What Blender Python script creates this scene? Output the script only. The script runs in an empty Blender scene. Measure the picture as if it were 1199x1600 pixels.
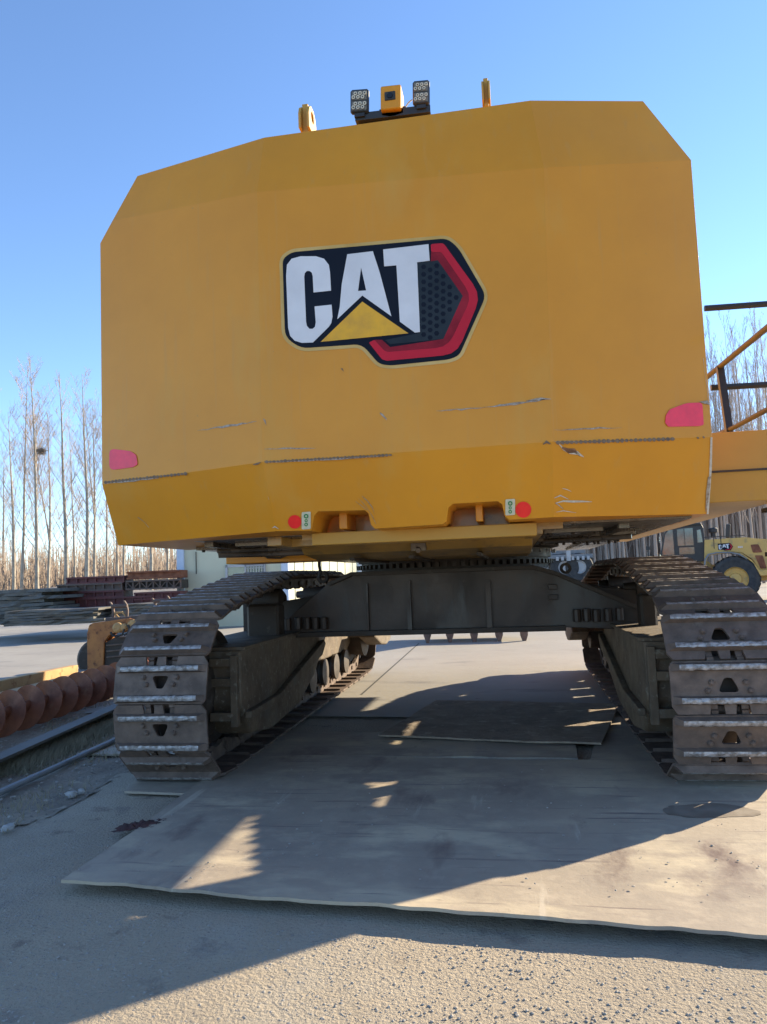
import bpy, bmesh, math, random
import numpy as np
from mathutils import Vector, Matrix, noise
from mathutils.geometry import tessellate_polygon
random.seed(7)
C = bpy.context.scene.collection
sc = bpy.context.scene
PI = math.pi
R = math.radians
# ------------------------------------------------------------------ camera
FPX = 1205.0
pitch, roll, yaw = R(4.825), R(-2.146), R(9.363)
CAM = Vector((0.567, -4.895, 1.3625))
cd = Vector((-math.sin(yaw)*math.cos(pitch), math.cos(yaw)*math.cos(pitch), math.sin(pitch)))
cr0 = Vector((math.cos(yaw), math.sin(yaw), 0)); cu0 = cr0.cross(cd)
cr = math.cos(roll)*cr0 + math.sin(roll)*cu0
cu = -math.sin(roll)*cr0 + math.cos(roll)*cu0
camd = bpy.data.cameras.new('camera'); cam = bpy.data.objects.new('camera', camd); C.objects.link(cam)
cam.matrix_world = Matrix(((cr.x, cu.x, -cd.x, CAM.x), (cr.y, cu.y, -cd.y, CAM.y), (cr.z, cu.z, -cd.z, CAM.z), (0, 0, 0, 1)))
camd.sensor_fit = 'VERTICAL'; camd.sensor_height = 36; camd.sensor_width = 27; camd.lens = FPX/1600*36
camd.clip_start = 0.05; camd.clip_end = 3000
sc.camera = cam
# ------------------------------------------------------------------ light
SUN_EL, SUN_AZ = R(22.0), math.atan2(0.66, 0.75)      # azimuth measured from +X towards +Y
w = bpy.data.worlds.new('World'); sc.world = w; w.use_nodes = True
nt = w.node_tree; bg = nt.nodes['Background']; sky = nt.nodes.new('ShaderNodeTexSky')
sky.sky_type = 'NISHITA'; sky.sun_disc = False; sky.sun_elevation = SUN_EL; sky.sun_rotation = PI/2 - SUN_AZ
sky.air_density = 0.8; sky.dust_density = 0.0; sky.ozone_density = 2.5
tint = nt.nodes.new('ShaderNodeMix'); tint.data_type = 'RGBA'; tint.blend_type = 'MULTIPLY'; tint.inputs[0].default_value = 1
tint.inputs[7].default_value = (0.89, 0.95, 1.02, 1)
nt.links.new(sky.outputs[0], tint.inputs[6]); nt.links.new(tint.outputs[2], bg.inputs[0]); bg.inputs[1].default_value = 0.107
sl = bpy.data.lights.new('sun', 'SUN'); sl.energy = 4.2; sl.angle = R(0.6); sl.color = (1.0, 0.84, 0.60)
so = bpy.data.objects.new('sun', sl); C.objects.link(so)
sv = Vector((math.cos(SUN_AZ)*math.cos(SUN_EL), math.sin(SUN_AZ)*math.cos(SUN_EL), math.sin(SUN_EL)))
so.rotation_euler = sv.to_track_quat('Z', 'Y').to_euler()
sc.view_settings.view_transform = 'Standard'; sc.view_settings.look = 'None'; sc.view_settings.gamma = 1
sc.view_settings.exposure = 1.65
sc.cycles.max_bounces = 6

# ------------------------------------------------------------------ picture -> place
def ray(x, y): return cd + (x-599.5)/FPX*cr - (y-800)/FPX*cu
def G(x, y, z=0.0):
    v = ray(x, y); return CAM + v*((z-CAM.z)/v.z)
def at(x, y, depth): return CAM + ray(x, y)*depth
def onY(x, y, Y):
    v = ray(x, y); return CAM + v*((Y-CAM.y)/v.y)
def onX(x, y, X):
    v = ray(x, y); return CAM + v*((X-CAM.x)/v.x)
def onP(x, y, p, n):
    v = ray(x, y); return CAM + v*((p-CAM).dot(n)/v.dot(n))

# ------------------------------------------------------------------ materials
def mat(name, c1, c2=None, scale=4.0, rough=0.6, rough2=None, metal=0.0, bump=0.0, bscale=None, layers=(), coat=0.0, stretch=(1, 1, 1), contrast=(0.35, 0.65), spec=0.5):
    """layers: (colour, noise scale, threshold lo, hi, rough or None, stretch)"""
    m = bpy.data.materials.new(name); m.use_nodes = True
    t = m.node_tree; N = t.nodes; L = t.links; b = N['Principled BSDF']
    b.inputs['Metallic'].default_value = metal; b.inputs['Roughness'].default_value = rough
    b.inputs['Coat Weight'].default_value = coat; b.inputs['Coat Roughness'].default_value = 0.12
    b.inputs['Specular IOR Level'].default_value = spec
    tc = N.new('ShaderNodeTexCoord')
    def nz(sc_, st=(1, 1, 1), det=8, off=0):
        mp = N.new('ShaderNodeMapping'); mp.inputs['Scale'].default_value = st; mp.inputs['Location'].default_value = (off, off*0.7, off*1.3)
        oi = N.new('ShaderNodeObjectInfo'); mu = N.new('ShaderNodeMath'); mu.operation = 'MULTIPLY'; mu.inputs[1].default_value = 37.0; va = N.new('ShaderNodeVectorMath')
        L.new(oi.outputs['Random'], mu.inputs[0]); L.new(tc.outputs['Object'], va.inputs[0]); L.new(mu.outputs[0], va.inputs[1]); L.new(va.outputs[0], mp.inputs[0])
        n = N.new('ShaderNodeTexNoise'); n.inputs['Scale'].default_value = sc_; n.inputs['Detail'].default_value = det
        n.inputs['Roughness'].default_value = 0.62
        L.new(mp.outputs[0], n.inputs['Vector']); return n
    def ramp(src, lo, hi, a=0.0, bb=1.0):
        r = N.new('ShaderNodeMapRange'); r.inputs[1].default_value = lo; r.inputs[2].default_value = hi
        r.inputs[3].default_value = a; r.inputs[4].default_value = bb; L.new(src, r.inputs[0]); return r.outputs[0]
    def mix(f, a, bcol):
        x = N.new('ShaderNodeMix'); x.data_type = 'RGBA'; L.new(f, x.inputs[0])
        if isinstance(a, tuple): x.inputs[6].default_value = (*a, 1)
        else: L.new(a, x.inputs[6])
        x.inputs[7].default_value = (*bcol, 1); return x.outputs[2]
    if c2 is None: c2 = tuple(v*0.82 for v in c1)
    n0 = nz(scale, stretch)
    col = mix(ramp(n0.outputs[0], *contrast), tuple(c1), tuple(c2))
    ro = None
    if rough2 is not None: ro = ramp(n0.outputs[0], 0.3, 0.7, rough, rough2)
    for i, ly in enumerate(layers):
        lc, ls, lo, hi, lr, lst = ly
        n = nz(ls, lst, 10, 3.1*(i+1)); f = ramp(n.outputs[0], lo, hi)
        col = mix(f, col, lc)
        if lr is not None:
            q = N.new('ShaderNodeMix'); L.new(f, q.inputs[0])
            if ro is None: q.inputs[2].default_value = rough
            else: L.new(ro, q.inputs[2])
            q.inputs[3].default_value = lr; ro = q.outputs[0]
    L.new(col, b.inputs['Base Color'])
    if ro is not None: L.new(ro, b.inputs['Roughness'])
    if bump:
        n = nz(bscale or scale*6, (1, 1, 1), 10, 9.0)
        bp = N.new('ShaderNodeBump'); bp.inputs['Strength'].default_value = 1.0; bp.inputs['Distance'].default_value = bump
        L.new(n.outputs[0], bp.inputs['Height']); L.new(bp.outputs[0], b.inputs['Normal'])
    return m

U = (1, 1, 1)
M = {}
M['yellow'] = mat('yellow_paint', (0.68, 0.278, 0.014), (0.61, 0.245, 0.014), 1.3, 0.42, 0.5, bump=0.0022, bscale=1.7, coat=0.14, spec=0.3,
                  layers=[((0.60, 0.30, 0.05), 2.2, 0.56, 0.80, 0.6, (1, 1, 0.35)), ((0.58, 0.27, 0.05), 5, 0.58, 0.85, None, (5, 5, .22)), ((0.40, 0.22, 0.08), 34, 0.68, 0.76, 0.7, (1, 1, 2))])
M['rail'] = mat('worn_rail_paint', (0.085, 0.075, 0.055), (0.06, 0.053, 0.04), 9, 0.6)
M['yellow_dull'] = mat('dull_yellow_paint', (0.50, 0.285, 0.055), (0.44, 0.25, 0.05), 1.3, 0.5, bump=0.0006, bscale=9, spec=0.3, layers=[((0.40, 0.24, 0.09), 3, 0.6, 0.75, 0.7, U)])
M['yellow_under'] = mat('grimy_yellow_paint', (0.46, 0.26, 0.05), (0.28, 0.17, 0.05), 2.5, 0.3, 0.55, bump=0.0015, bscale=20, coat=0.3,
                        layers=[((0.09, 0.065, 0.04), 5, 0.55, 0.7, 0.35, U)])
M['oily'] = mat('oily_steel', (0.10, 0.080, 0.060), (0.20, 0.17, 0.14), 4, 0.16, 0.4, metal=0.6, bump=0.002, bscale=14)
M['dark'] = mat('dark_steel', (0.030, 0.021, 0.015), (0.048, 0.033, 0.023), 5, 0.5, 0.75, bump=0.002, bscale=30,
                layers=[((0.10, 0.085, 0.07), 9, 0.58, 0.75, 0.85, U)])
M['carbody'] = mat('carbody_brown_paint', (0.046, 0.025, 0.015), (0.026, 0.016, 0.011), 2.2, 0.38, 0.6, bump=0.0015, bscale=25,
                   layers=[((0.028, 0.024, 0.022), 3, 0.5, 0.62, 0.35, (1, 1, 0.3)), ((0.10, 0.08, 0.06), 14, 0.66, 0.74, 0.9, U)])
M['frame'] = mat('muddy_track_frame', (0.13, 0.092, 0.055), (0.075, 0.054, 0.034), 5, 0.6, 0.8, bump=0.004, bscale=40,
                 layers=[((0.20, 0.175, 0.13), 22, 0.56, 0.66, 0.95, (1, 1, 1.0)), ((0.13, 0.115, 0.09), 7, 0.55, 0.7, 0.9, (1, 1, 0.25))])
M['shoe'] = mat('track_shoe_steel', (0.17, 0.120, 0.092), (0.10, 0.074, 0.06), 9, 0.55, 0.8, metal=0.2, bump=0.003, bscale=45,
                layers=[((0.19, 0.15, 0.125), 14, 0.58, 0.72, 0.85, U), ((0.33, 0.30, 0.27), 40, 0.71, 0.75, 0.8, (2, 1, 1))])
M['worn'] = mat('worn_grouser_steel', (0.44, 0.42, 0.41), (0.21, 0.185, 0.165), 28, 0.4, 0.6, metal=0.45, bump=0.004, bscale=60, contrast=(0.42, 0.6))
M['black'] = mat('black_rubber', (0.02, 0.02, 0.021), (0.035, 0.034, 0.033), 8, 0.6)
M['blackmetal'] = mat('black_painted_metal', (0.02, 0.019, 0.018), (0.03, 0.028, 0.025), 8, 0.45)
M['navy'] = mat('decal_black', (0.006, 0.009, 0.018), (0.008, 0.012, 0.022), 3, 0.6, spec=0.12)
M['charcoal'] = mat('decal_charcoal', (0.020, 0.028, 0.036), (0.03, 0.04, 0.05), 6, 0.6, spec=0.12)
M['white'] = mat('decal_white', (0.70, 0.69, 0.70), (0.62, 0.61, 0.62), 4, 0.6, spec=0.12)
M['red'] = mat('decal_red', (0.55, 0.022, 0.045), (0.48, 0.02, 0.04), 4, 0.6, spec=0.12)
M['darkred'] = mat('decal_dark_red', (0.20, 0.012, 0.024), (0.32, 0.02, 0.035), 6, 0.6, spec=0.12)
M['rimgold'] = mat('decal_gold_rim', (0.62, 0.43, 0.17), (0.50, 0.31, 0.09), 3, 0.6, spec=0.12)
M['logoyellow'] = mat('decal_yellow', (0.80, 0.42, 0.045), (0.60, 0.32, 0.06), 7, 0.6, spec=0.12)
M['pink'] = mat('pink_reflector', (0.95, 0.035, 0.085), (0.80, 0.03, 0.075), 12, 0.35)
M['redsticker'] = mat('red_sticker', (0.95, 0.02, 0.02), (0.8, 0.015, 0.015), 9, 0.35, layers=[((0.6, 0.5, 0.45), 60, 0.72, 0.74, None, U)])
M['label'] = mat('sticker_cream', (0.62, 0.60, 0.42), (0.5, 0.48, 0.36), 30, 0.5)
M['green'] = mat('sticker_green', (0.02, 0.22, 0.06), (0.02, 0.18, 0.05), 30, 0.5)
M['scrape'] = mat('scraped_bare_metal', (0.44, 0.38, 0.31), (0.20, 0.13, 0.08), 60, 0.5, metal=0.2)
M['weld'] = mat('dark_stitch_mark', (0.12, 0.075, 0.045), (0.24, 0.16, 0.09), 50, 0.7)
M['rustpatch'] = mat('rust_patch', (0.22, 0.09, 0.04), (0.30, 0.15, 0.08), 60, 0.8)
M['chipwhite'] = mat('pale_primer_chip', (0.60, 0.55, 0.46), (0.45, 0.38, 0.28), 60, 0.7)
M['glass'] = mat('cab_glass', (0.05, 0.09, 0.085), (0.12, 0.19, 0.175), 2.0, 0.08, coat=1.0)
M['lens'] = mat('lamp_reflector', (0.66, 0.60, 0.46), (0.46, 0.42, 0.32), 60, 0.4)
M['lensback'] = mat('lamp_back', (0.17, 0.15, 0.11), (0.10, 0.09, 0.07), 40, 0.3)
M['lensblack'] = mat('camera_lens_glass', (0.01, 0.01, 0.012), None, 4, 0.08)
M['loader'] = mat('faded_yellow_paint', (0.62, 0.38, 0.10), (0.54, 0.33, 0.09), 1.5, 0.5, layers=[((0.28, 0.22, 0.12), 4, 0.55, 0.75, 0.8, U)])
M['tyre'] = mat('tyre_rubber', (0.025, 0.026, 0.029), (0.06, 0.058, 0.055), 6, 0.8)
M['rust'] = mat('rusty_steel', (0.27, 0.085, 0.032), (0.15, 0.048, 0.022), 6, 0.55, 0.8, bump=0.002, bscale=40, layers=[((0.26, 0.13, 0.07), 12, 0.6, 0.75, 0.9, U)])
M['maroon'] = mat('maroon_painted_steel', (0.15, 0.035, 0.033), (0.095, 0.03, 0.03), 1.2, 0.6, bump=0.003, bscale=12, layers=[((0.20, 0.10, 0.07), 2.5, 0.58, 0.72, 0.9, U)])
M['brownsteel'] = mat('weathered_brown_steel', (0.15, 0.10, 0.075), (0.10, 0.07, 0.06), 1.5, 0.7, layers=[((0.24, 0.12, 0.07), 3, 0.55, 0.7, 0.9, U)])
M['sheet'] = mat('grey_steel_sheet', (0.12, 0.115, 0.10), (0.075, 0.07, 0.062), 1.5, 0.6, layers=[((0.22, 0.18, 0.12), 3, 0.58, 0.75, 0.9, U)], bump=0.004, bscale=9)
M['ochre'] = mat('ochre_painted_steel', (0.48, 0.30, 0.12), (0.40, 0.24, 0.10), 5, 0.6, 0.8, bump=0.002, bscale=30, layers=[((0.26, 0.12, 0.05), 9, 0.56, 0.68, 0.9, U)])
M['orange'] = mat('faded_orange_paint', (0.42, 0.17, 0.04), (0.30, 0.11, 0.03), 5, 0.6, bump=0.002, bscale=30, layers=[((0.12, 0.05, 0.03), 9, 0.52, 0.66, 0.9, U)])
M['cream'] = mat('cream_wall_panel', (0.56, 0.55, 0.40), (0.52, 0.51, 0.37), 0.8, 0.5, layers=[((0.45, 0.42, 0.30), 2, 0.6, 0.8, None, (1, 1, 0.2))])
M['trim'] = mat('pale_blue_trim', (0.52, 0.60, 0.72), (0.46, 0.54, 0.66), 3, 0.5)
M['bark'] = mat('poplar_bark', (0.40, 0.36, 0.29), (0.24, 0.21, 0.17), 3, 0.9, layers=[((0.10, 0.08, 0.06), 9, 0.60, 0.68, None, (1, 1, 3))])
M['twig'] = mat('bare_twigs', (0.42, 0.34, 0.27), (0.32, 0.25, 0.20), 1, 0.9)
M['brush'] = mat('dry_brush', (0.38, 0.30, 0.23), (0.22, 0.17, 0.13), 0.6, 0.95)
M['woodbark'] = mat('wood_trunks', (0.42, 0.34, 0.28), (0.27, 0.22, 0.185), 0.8, 0.95)
M['grass'] = mat('dead_grass', (0.30, 0.25, 0.16), (0.20, 0.17, 0.11), 3, 0.95)
M['stone'] = mat('pale_stone', (0.42, 0.41, 0.39), (0.30, 0.29, 0.27), 20, 0.9, bump=0.004, bscale=60)
M['pebble'] = mat('grey_pebble', (0.38, 0.35, 0.30), (0.27, 0.245, 0.21), 20, 0.95)
M['cloth'] = mat('dark_red_rag', (0.11, 0.05, 0.045), (0.06, 0.035, 0.03), 20, 0.9)
M['grey'] = mat('grey_painted_metal', (0.22, 0.23, 0.24), (0.15, 0.16, 0.17), 3, 0.5)
M['palegrey'] = mat('pale_grey_sheet', (0.45, 0.45, 0.45), (0.36, 0.36, 0.36), 3, 0.5)
M['blue'] = mat('blue_paint', (0.12, 0.22, 0.50), (0.10, 0.18, 0.42), 3, 0.5)
M['pale_edge'] = mat('paint_worn_edge', (0.66, 0.58, 0.44), (0.48, 0.38, 0.24), 30, 0.5)
M['bank'] = mat('earth_bank', (0.26, 0.23, 0.20), (0.18, 0.165, 0.15), 0.6, 0.95, bump=0.05, bscale=2)

def ground_mat():
    m = mat('yard_ground', (0.45, 0.375, 0.27), (0.35, 0.295, 0.22), 0.7, 0.92, bump=0.02, bscale=62,
            layers=[((0.42, 0.37, 0.29), 1.1, 0.50, 0.66, None, (1, 1, 1)), ((0.185, 0.17, 0.155), 2.3, 0.56, 0.70, None, U), ((0.24, 0.195, 0.15), 4.5, 0.60, 0.70, None, U), ((0.16, 0.15, 0.14), 75, 0.60, 0.70, None, U),
                    ((0.48, 0.45, 0.39), 55, 0.64, 0.70, None, U)])
    return m
M['ground'] = ground_mat()
M['concrete'] = mat('yard_concrete', (0.31, 0.29, 0.25), (0.25, 0.235, 0.21), 0.5, 0.75, 0.9, bump=0.004, bscale=12,
                    layers=[((0.16, 0.15, 0.14), 0.9, 0.58, 0.74, None, (1, 2.5, 1)), ((0.12, 0.11, 0.10), 3.2, 0.66, 0.74, None, U)])
M['dirt'] = mat('verge_dirt', (0.33, 0.275, 0.205), (0.20, 0.165, 0.125), 3, 0.95, bump=0.03, bscale=18,
                layers=[((0.26, 0.235, 0.19), 9, 0.56, 0.70, None, U), ((0.08, 0.072, 0.06), 22, 0.58, 0.68, None, U)])
M['plate'] = mat('trampled_steel_plate', (0.40, 0.335, 0.25), (0.29, 0.245, 0.195), 1.1, 0.62, 0.85, metal=0.1, bump=0.0022, bscale=22,
                 layers=[((0.50, 0.425, 0.30), 1.7, 0.50, 0.64, 0.95, (1, 1.6, 1)), ((0.44, 0.37, 0.28), 9, 0.5, 0.8, 0.95, U), ((0.22, 0.18, 0.155), 3.5, 0.60, 0.66, 0.6, (.35, 6, 1)), ((0.17, 0.125, 0.11), 1.4, 0.58, 0.70, 0.55, (1.5, 0.7, 1)),
                         ((0.46, 0.40, 0.31), 2.2, 0.64, 0.70, 0.95, (4, 0.35, 1)), ((0.08, 0.065, 0.06), 26, 0.68, 0.74, None, (1, 2, 1))])
M['mudplate'] = mat('mud_caked_plate', (0.31, 0.245, 0.18), (0.20, 0.16, 0.12), 5, 0.95, bump=0.014, bscale=16,
                    layers=[((0.42, 0.35, 0.26), 7, 0.55, 0.68, None, U)])
M['oil'] = mat('oil_stain', (0.17, 0.135, 0.10), (0.24, 0.20, 0.155), 9, 0.5, 0.8)
M['tar'] = mat('dark_joint', (0.05, 0.048, 0.045), None, 4, 0.9)

# ------------------------------------------------------------------ mesh helpers
class MB:
    def __init__(s): s.v = []; s.f = []; s.m = []; s.mi = 0
    def add(s, vs, fs):
        o = len(s.v); s.v += [tuple(v) for v in vs]; s.f += [tuple(i+o for i in f) for f in fs]; s.m += [s.mi]*len(fs); return s
    def box(s, c, size, M3=None, ch=0.0):
        c = Vector(c); x, y, z = [k/2 for k in size]
        if ch:
            vs = []; 
            for sz in (-1, 1):
                for zz, k in (((z-ch), 0), (z, ch)) if sz > 0 else ((z, ch), (z-ch, 0)):
                    vs += [((-x+k), -y+ch, sz*zz), (-x+ch, -y+k, sz*zz), (x-ch, -y+k, sz*zz), (x-k, -y+ch, sz*zz), (x-k, y-ch, sz*zz), (x-ch, y-k, sz*zz), (-x+ch, y-k, sz*zz), (-x+k, y-ch, sz*zz)]
            vs = [Vector(p) for p in vs]
            fs = [tuple(range(7, -1, -1)), tuple(range(24, 32))]
            for r in range(3):
                for i in range(8): fs.append((r*8+i, r*8+(i+1) % 8, r*8+8+(i+1) % 8, r*8+8+i))
        else:
            vs = [Vector((a*x, b*y, d*z)) for d in (-1, 1) for a, b in ((-1, -1), (1, -1), (1, 1), (-1, 1))]
            fs = [(3, 2, 1, 0), (4, 5, 6, 7), (0, 1, 5, 4), (1, 2, 6, 5), (2, 3, 7, 6), (3, 0, 4, 7)]
        if M3 is not None: vs = [M3 @ v for v in vs]
        return s.add([v+c for v in vs], fs)
    def cyl(s, p0, p1, r0, r1=None, n=16, cap=True):
        p0, p1 = Vector(p0), Vector(p1); r1 = r0 if r1 is None else r1
        d = (p1-p0).normalized(); a = d.orthogonal().normalized(); b = d.cross(a)
        vs = [p0+(a*math.cos(t)+b*math.sin(t))*r0 for t in [2*PI*i/n for i in range(n)]] + [p1+(a*math.cos(t)+b*math.sin(t))*r1 for t in [2*PI*i/n for i in range(n)]]
        fs = [(i, (i+1) % n, n+(i+1) % n, n+i) for i in range(n)]
        if cap: fs += [tuple(range(n-1, -1, -1)), tuple(range(n, 2*n))]
        return s.add(vs, fs)
    def tube(s, pts, rad, n=8, cap=True):
        pts = [Vector(p) for p in pts]; rad = rad if isinstance(rad, (list, tuple)) else [rad]*len(pts)
        vs = []; a = None
        for i, p in enumerate(pts):
            d = (pts[min(i+1, len(pts)-1)]-pts[max(i-1, 0)]).normalized()
            a = d.orthogonal().normalized() if a is None else (a-d*a.dot(d)).normalized()
            b = d.cross(a)
            for k in range(n): t = 2*PI*k/n; vs.append(p+(a*math.cos(t)+b*math.sin(t))*rad[i])
        fs = []
        for i in range(len(pts)-1):
            for k in range(n): fs.append((i*n+k, i*n+(k+1) % n, (i+1)*n+(k+1) % n, (i+1)*n+k))
        if cap: fs += [tuple(range(n-1, -1, -1)), tuple(range((len(pts)-1)*n, len(pts)*n))]
        return s.add(vs, fs)
    def lathe(s, prof, c, axis='X', n=32, cap=True):
        """prof: (radius, offset along axis)"""
        c = Vector(c); vs = []
        for r, h in prof:
            for k in range(n):
                t = 2*PI*k/n; u, v_ = r*math.cos(t), r*math.sin(t)
                vs.append(c+(Vector((h, u, v_)) if axis == 'X' else Vector((u, h, v_)) if axis == 'Y' else Vector((u, v_, h))))
        fs = []
        for i in range(len(prof)-1):
            for k in range(n): fs.append((i*n+k, i*n+(k+1) % n, (i+1)*n+(k+1) % n, (i+1)*n+k))
        if cap and prof[0][0] > 1e-6: fs.append(tuple(range(n-1, -1, -1)))
        if cap and prof[-1][0] > 1e-6: fs.append(tuple(range((len(prof)-1)*n, len(prof)*n)))
        return s.add(vs, fs)
    def prism(s, poly, off, holes=(), fn=None):
        """2D poly (+holes) mapped by fn to 3D, thickened by vector off"""
        fn = fn or (lambda p: Vector(p)); loops = [list(poly)]+[list(h) for h in holes]
        flat = [p for l in loops for p in l]
        base = [Vector(fn(p)) for p in flat]; off = Vector(off); n = len(base)
        if holes or len(poly) > 4:
            tri = tessellate_polygon([[Vector((p[0], p[1], 0)) if len(p) == 2 else Vector(p) for p in l] for l in loops])
        else: tri = [tuple(range(n))]
        fs = [tuple(t) for t in tri] + [tuple(i+n for i in reversed(t)) for t in tri]
        o = 0
        for l in loops:
            k = len(l)
            for i in range(k): a, b = o+i, o+(i+1) % k; fs.append((a, b, b+n, a+n))
            o += k
        return s.add(base+[b+off for b in base], fs)
    def build(s, name, mats, parent=None, smooth=False, bevel=0, seg=2, ang=30, loc=None):
        me = bpy.data.meshes.new(name); me.from_pydata(s.v, [], s.f); me.update()
        if not isinstance(mats, (list, tuple)): mats = [mats]
        for m_ in mats: me.materials.append(M[m_] if isinstance(m_, str) else m_)
        me.polygons.foreach_set('material_index', s.m)
        bm = bmesh.new(); bm.from_mesh(me); bmesh.ops.recalc_face_normals(bm, faces=bm.faces); bm.to_mesh(me); bm.free()
        if smooth:
            for p in me.polygons: p.use_smooth = True
            me.set_sharp_from_angle(angle=R(ang))
        o = bpy.data.objects.new(name, me); C.objects.link(o)
        if bevel:
            bv = o.modifiers.new('bevel', 'BEVEL'); bv.width = bevel; bv.segments = seg; bv.limit_method = 'ANGLE'; bv.angle_limit = R(ang); bv.harden_normals = False
        if parent is not None: o.parent = parent
        if loc is not None: o.location = loc
        return o
def tag(o, label=None, cat=None, group=None, kind=None):
    if label: o['label'] = label
    if cat: o['category'] = cat
    if group: o['group'] = group
    if kind: o['kind'] = kind
    return o
def empty(name, loc, label, cat, group=None, rot=0.0):
    o = bpy.data.objects.new(name, None); C.objects.link(o); o.location = loc; o.rotation_euler = (0, 0, rot); o.empty_display_size = 0.3
    return tag(o, label, cat, group)
def copy_of(o, parent=None, mw=None):
    c = o.copy(); C.objects.link(c)
    if parent is not None: c.parent = parent
    if mw is not None: c.matrix_local = mw
    return c
def copy_tree(o, parent=None):
    c = o.copy(); C.objects.link(c); c.parent = parent
    for ch in list(o.children): copy_tree(ch, c)
    return c
def smoothpoly(pts, r=0.3, n=3, closed=True):
    """round the corners of a 2D polygon by a fraction of the shorter edge (r may be absolute if >=1)"""
    out = []; N_ = len(pts)
    for i in range(N_):
        a, b, c = [Vector(pts[(i+k) % N_]) for k in (-1, 0, 1)]
        da, dc = (a-b), (c-b); ra = min(r if r >= 1 else 1e9, da.length*0.45, dc.length*0.45)
        if r < 1: ra = min(da.length, dc.length)*r
        p, q = b+da.normalized()*ra, b+dc.normalized()*ra
        for k in range(n+1):
            t = k/n; out.append(tuple((1-t)**2*p+2*t*(1-t)*b+t*t*q))
    return out

def plate_n(x, y, seed): return 0.010*noise.noise(Vector((x*1.1, y*1.1, seed)))+0.004*noise.noise(Vector((x*3.5, y*3.5, seed)))
def plate_h(x, y): return .040+plate_n(x, y, 2)+.035*math.exp(-7*max(0, (y+1.6)/2.2))*.9
# ------------------------------------------------------------------ ground
def sheet(name, mt, poly, z, kind='structure', thick=0):
    b = MB(); b.prism([(p[0], p[1]) for p in poly], (0, 0, -thick) if thick else (0, 0, -0.002), fn=lambda p: (p[0], p[1], z))
    o = b.build(name, mt); o['kind'] = kind; return o
# one sheet to the horizon, finer near the camera
gb = MB(); xs = [-1500, -300, -60, -20]+[-10+0.5*i for i in range(41)]+[20, 60, 300, 1500]; ys = [-1500, -200, -40, -12]+[-6+0.5*i for i in range(37)]+[20, 60, 300, 1500]
gv = [(x, y, 0.003*noise.noise(Vector((x*.8, y*.8, 0))) if abs(x) < 9.9 and -5.9 < y < 11.9 else 0) for y in ys for x in xs]; nx = len(xs)
gb.add(gv, [(j*nx+i, j*nx+i+1, (j+1)*nx+i+1, (j+1)*nx+i) for j in range(len(ys)-1) for i in range(nx-1)])
go = gb.build('ground', 'ground', smooth=True); go['kind'] = 'structure'
# pale concrete yard beyond the machine
sheet('concrete_yard', 'concrete', [(-6.6, 3.2), (-60, 3.2+3), (-60, 75), (60, 75), (60, 1.9), (8, 1.9), (-1.0, 2.6), (-4.5, 3.0)], 0.02)
# dirt verge on the left with irregular edge
ve = [G(0, 1302), G(60, 1282), G(120, 1255), G(170, 1228), G(200, 1205), G(230, 1185)]
vp = [(-12, -2.5), (-3.2, -2.5)]+[(p.x, p.y) for p in ve]+[(-2.2, 2.2), (-2.4, 3.6), (-4.6, 5.0), (-12, 5.5)]
def grid_sheet(name, mt, poly, step, hf, kind='structure'):
    xs_ = [p[0] for p in poly]; ys_ = [p[1] for p in poly]
    def inside(x, y):
        c = False; n = len(poly)
        for i in range(n):
            x1, y1 = poly[i]; x2, y2 = poly[(i+1) % n]
            if (y1 > y) != (y2 > y) and x < (x2-x1)*(y-y1)/(y2-y1)+x1: c = not c
        return c
    b = MB(); idx = {}; vs = []; fs = []
    x0, y0 = min(xs_), min(ys_); nx_, ny_ = int((max(xs_)-x0)/step)+1, int((max(ys_)-y0)/step)+1
    def vid(i, j):
        if (i, j) not in idx:
            x, y = x0+i*step, y0+j*step; idx[(i, j)] = len(vs); vs.append((x, y, hf(x, y)))
        return idx[(i, j)]
    for i in range(nx_):
        for j in range(ny_):
            cx_, cy_ = x0+(i+.5)*step, y0+(j+.5)*step
            if inside(cx_+0.05*noise.noise(Vector((cx_*3, cy_*3, 1))), cy_+0.05*noise.noise(Vector((cx_*3, cy_*3, 5)))): fs.append((vid(i, j), vid(i+1, j), vid(i+1, j+1), vid(i, j+1)))
    b.add(vs, fs); o = b.build(name, mt, smooth=True, ang=80); o['kind'] = kind; return o
grid_sheet('dirt_verge', 'dirt', vp, 0.05, lambda x, y: 0.004+0.03*max(0, noise.noise(Vector((x*2, y*2, 3))))+0.014*noise.noise(Vector((x*11, y*11, 3)))+0.008*noise.noise(Vector((x*25, y*25, 3))))
# dry grass (stuff) on the verge
gr = MB(); rg = random.Random(3)
for i in range(16000):
    k = rg.random()
    if k < 0.4:                               # dense band beneath the long channel
        t = rg.random(); a, b_ = G(10, 1215), G(215, 1120); p = a.lerp(b_, t)+Vector((rg.gauss(0, .10), rg.gauss(0, .05), 0))
    else:
        p = Vector((rg.uniform(-6, -2.3), rg.uniform(-1.8, 3.5), 0))
        if noise.noise(Vector((p.x*1.5, p.y*1.5, 8))) < 0.02: continue
    if p.x > -2.25: continue
    h = rg.uniform(0.02, 0.09)*(1.0 if k < .4 else .7); a = rg.uniform(0, 2*PI); l = rg.uniform(0, h*0.9)
    dx, dy = math.cos(a)*l, math.sin(a)*l; wx = 0.0035
    gr.add([(p.x-wx, p.y, 0.02), (p.x+wx, p.y, 0.02), (p.x+dx, p.y+dy, 0.02+h)], [(0, 1, 2)])
o = gr.build('dry_grass', 'grass'); tag(o, 'thin dead grass on the dirt beside the auger', 'grass', kind='stuff')
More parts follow.
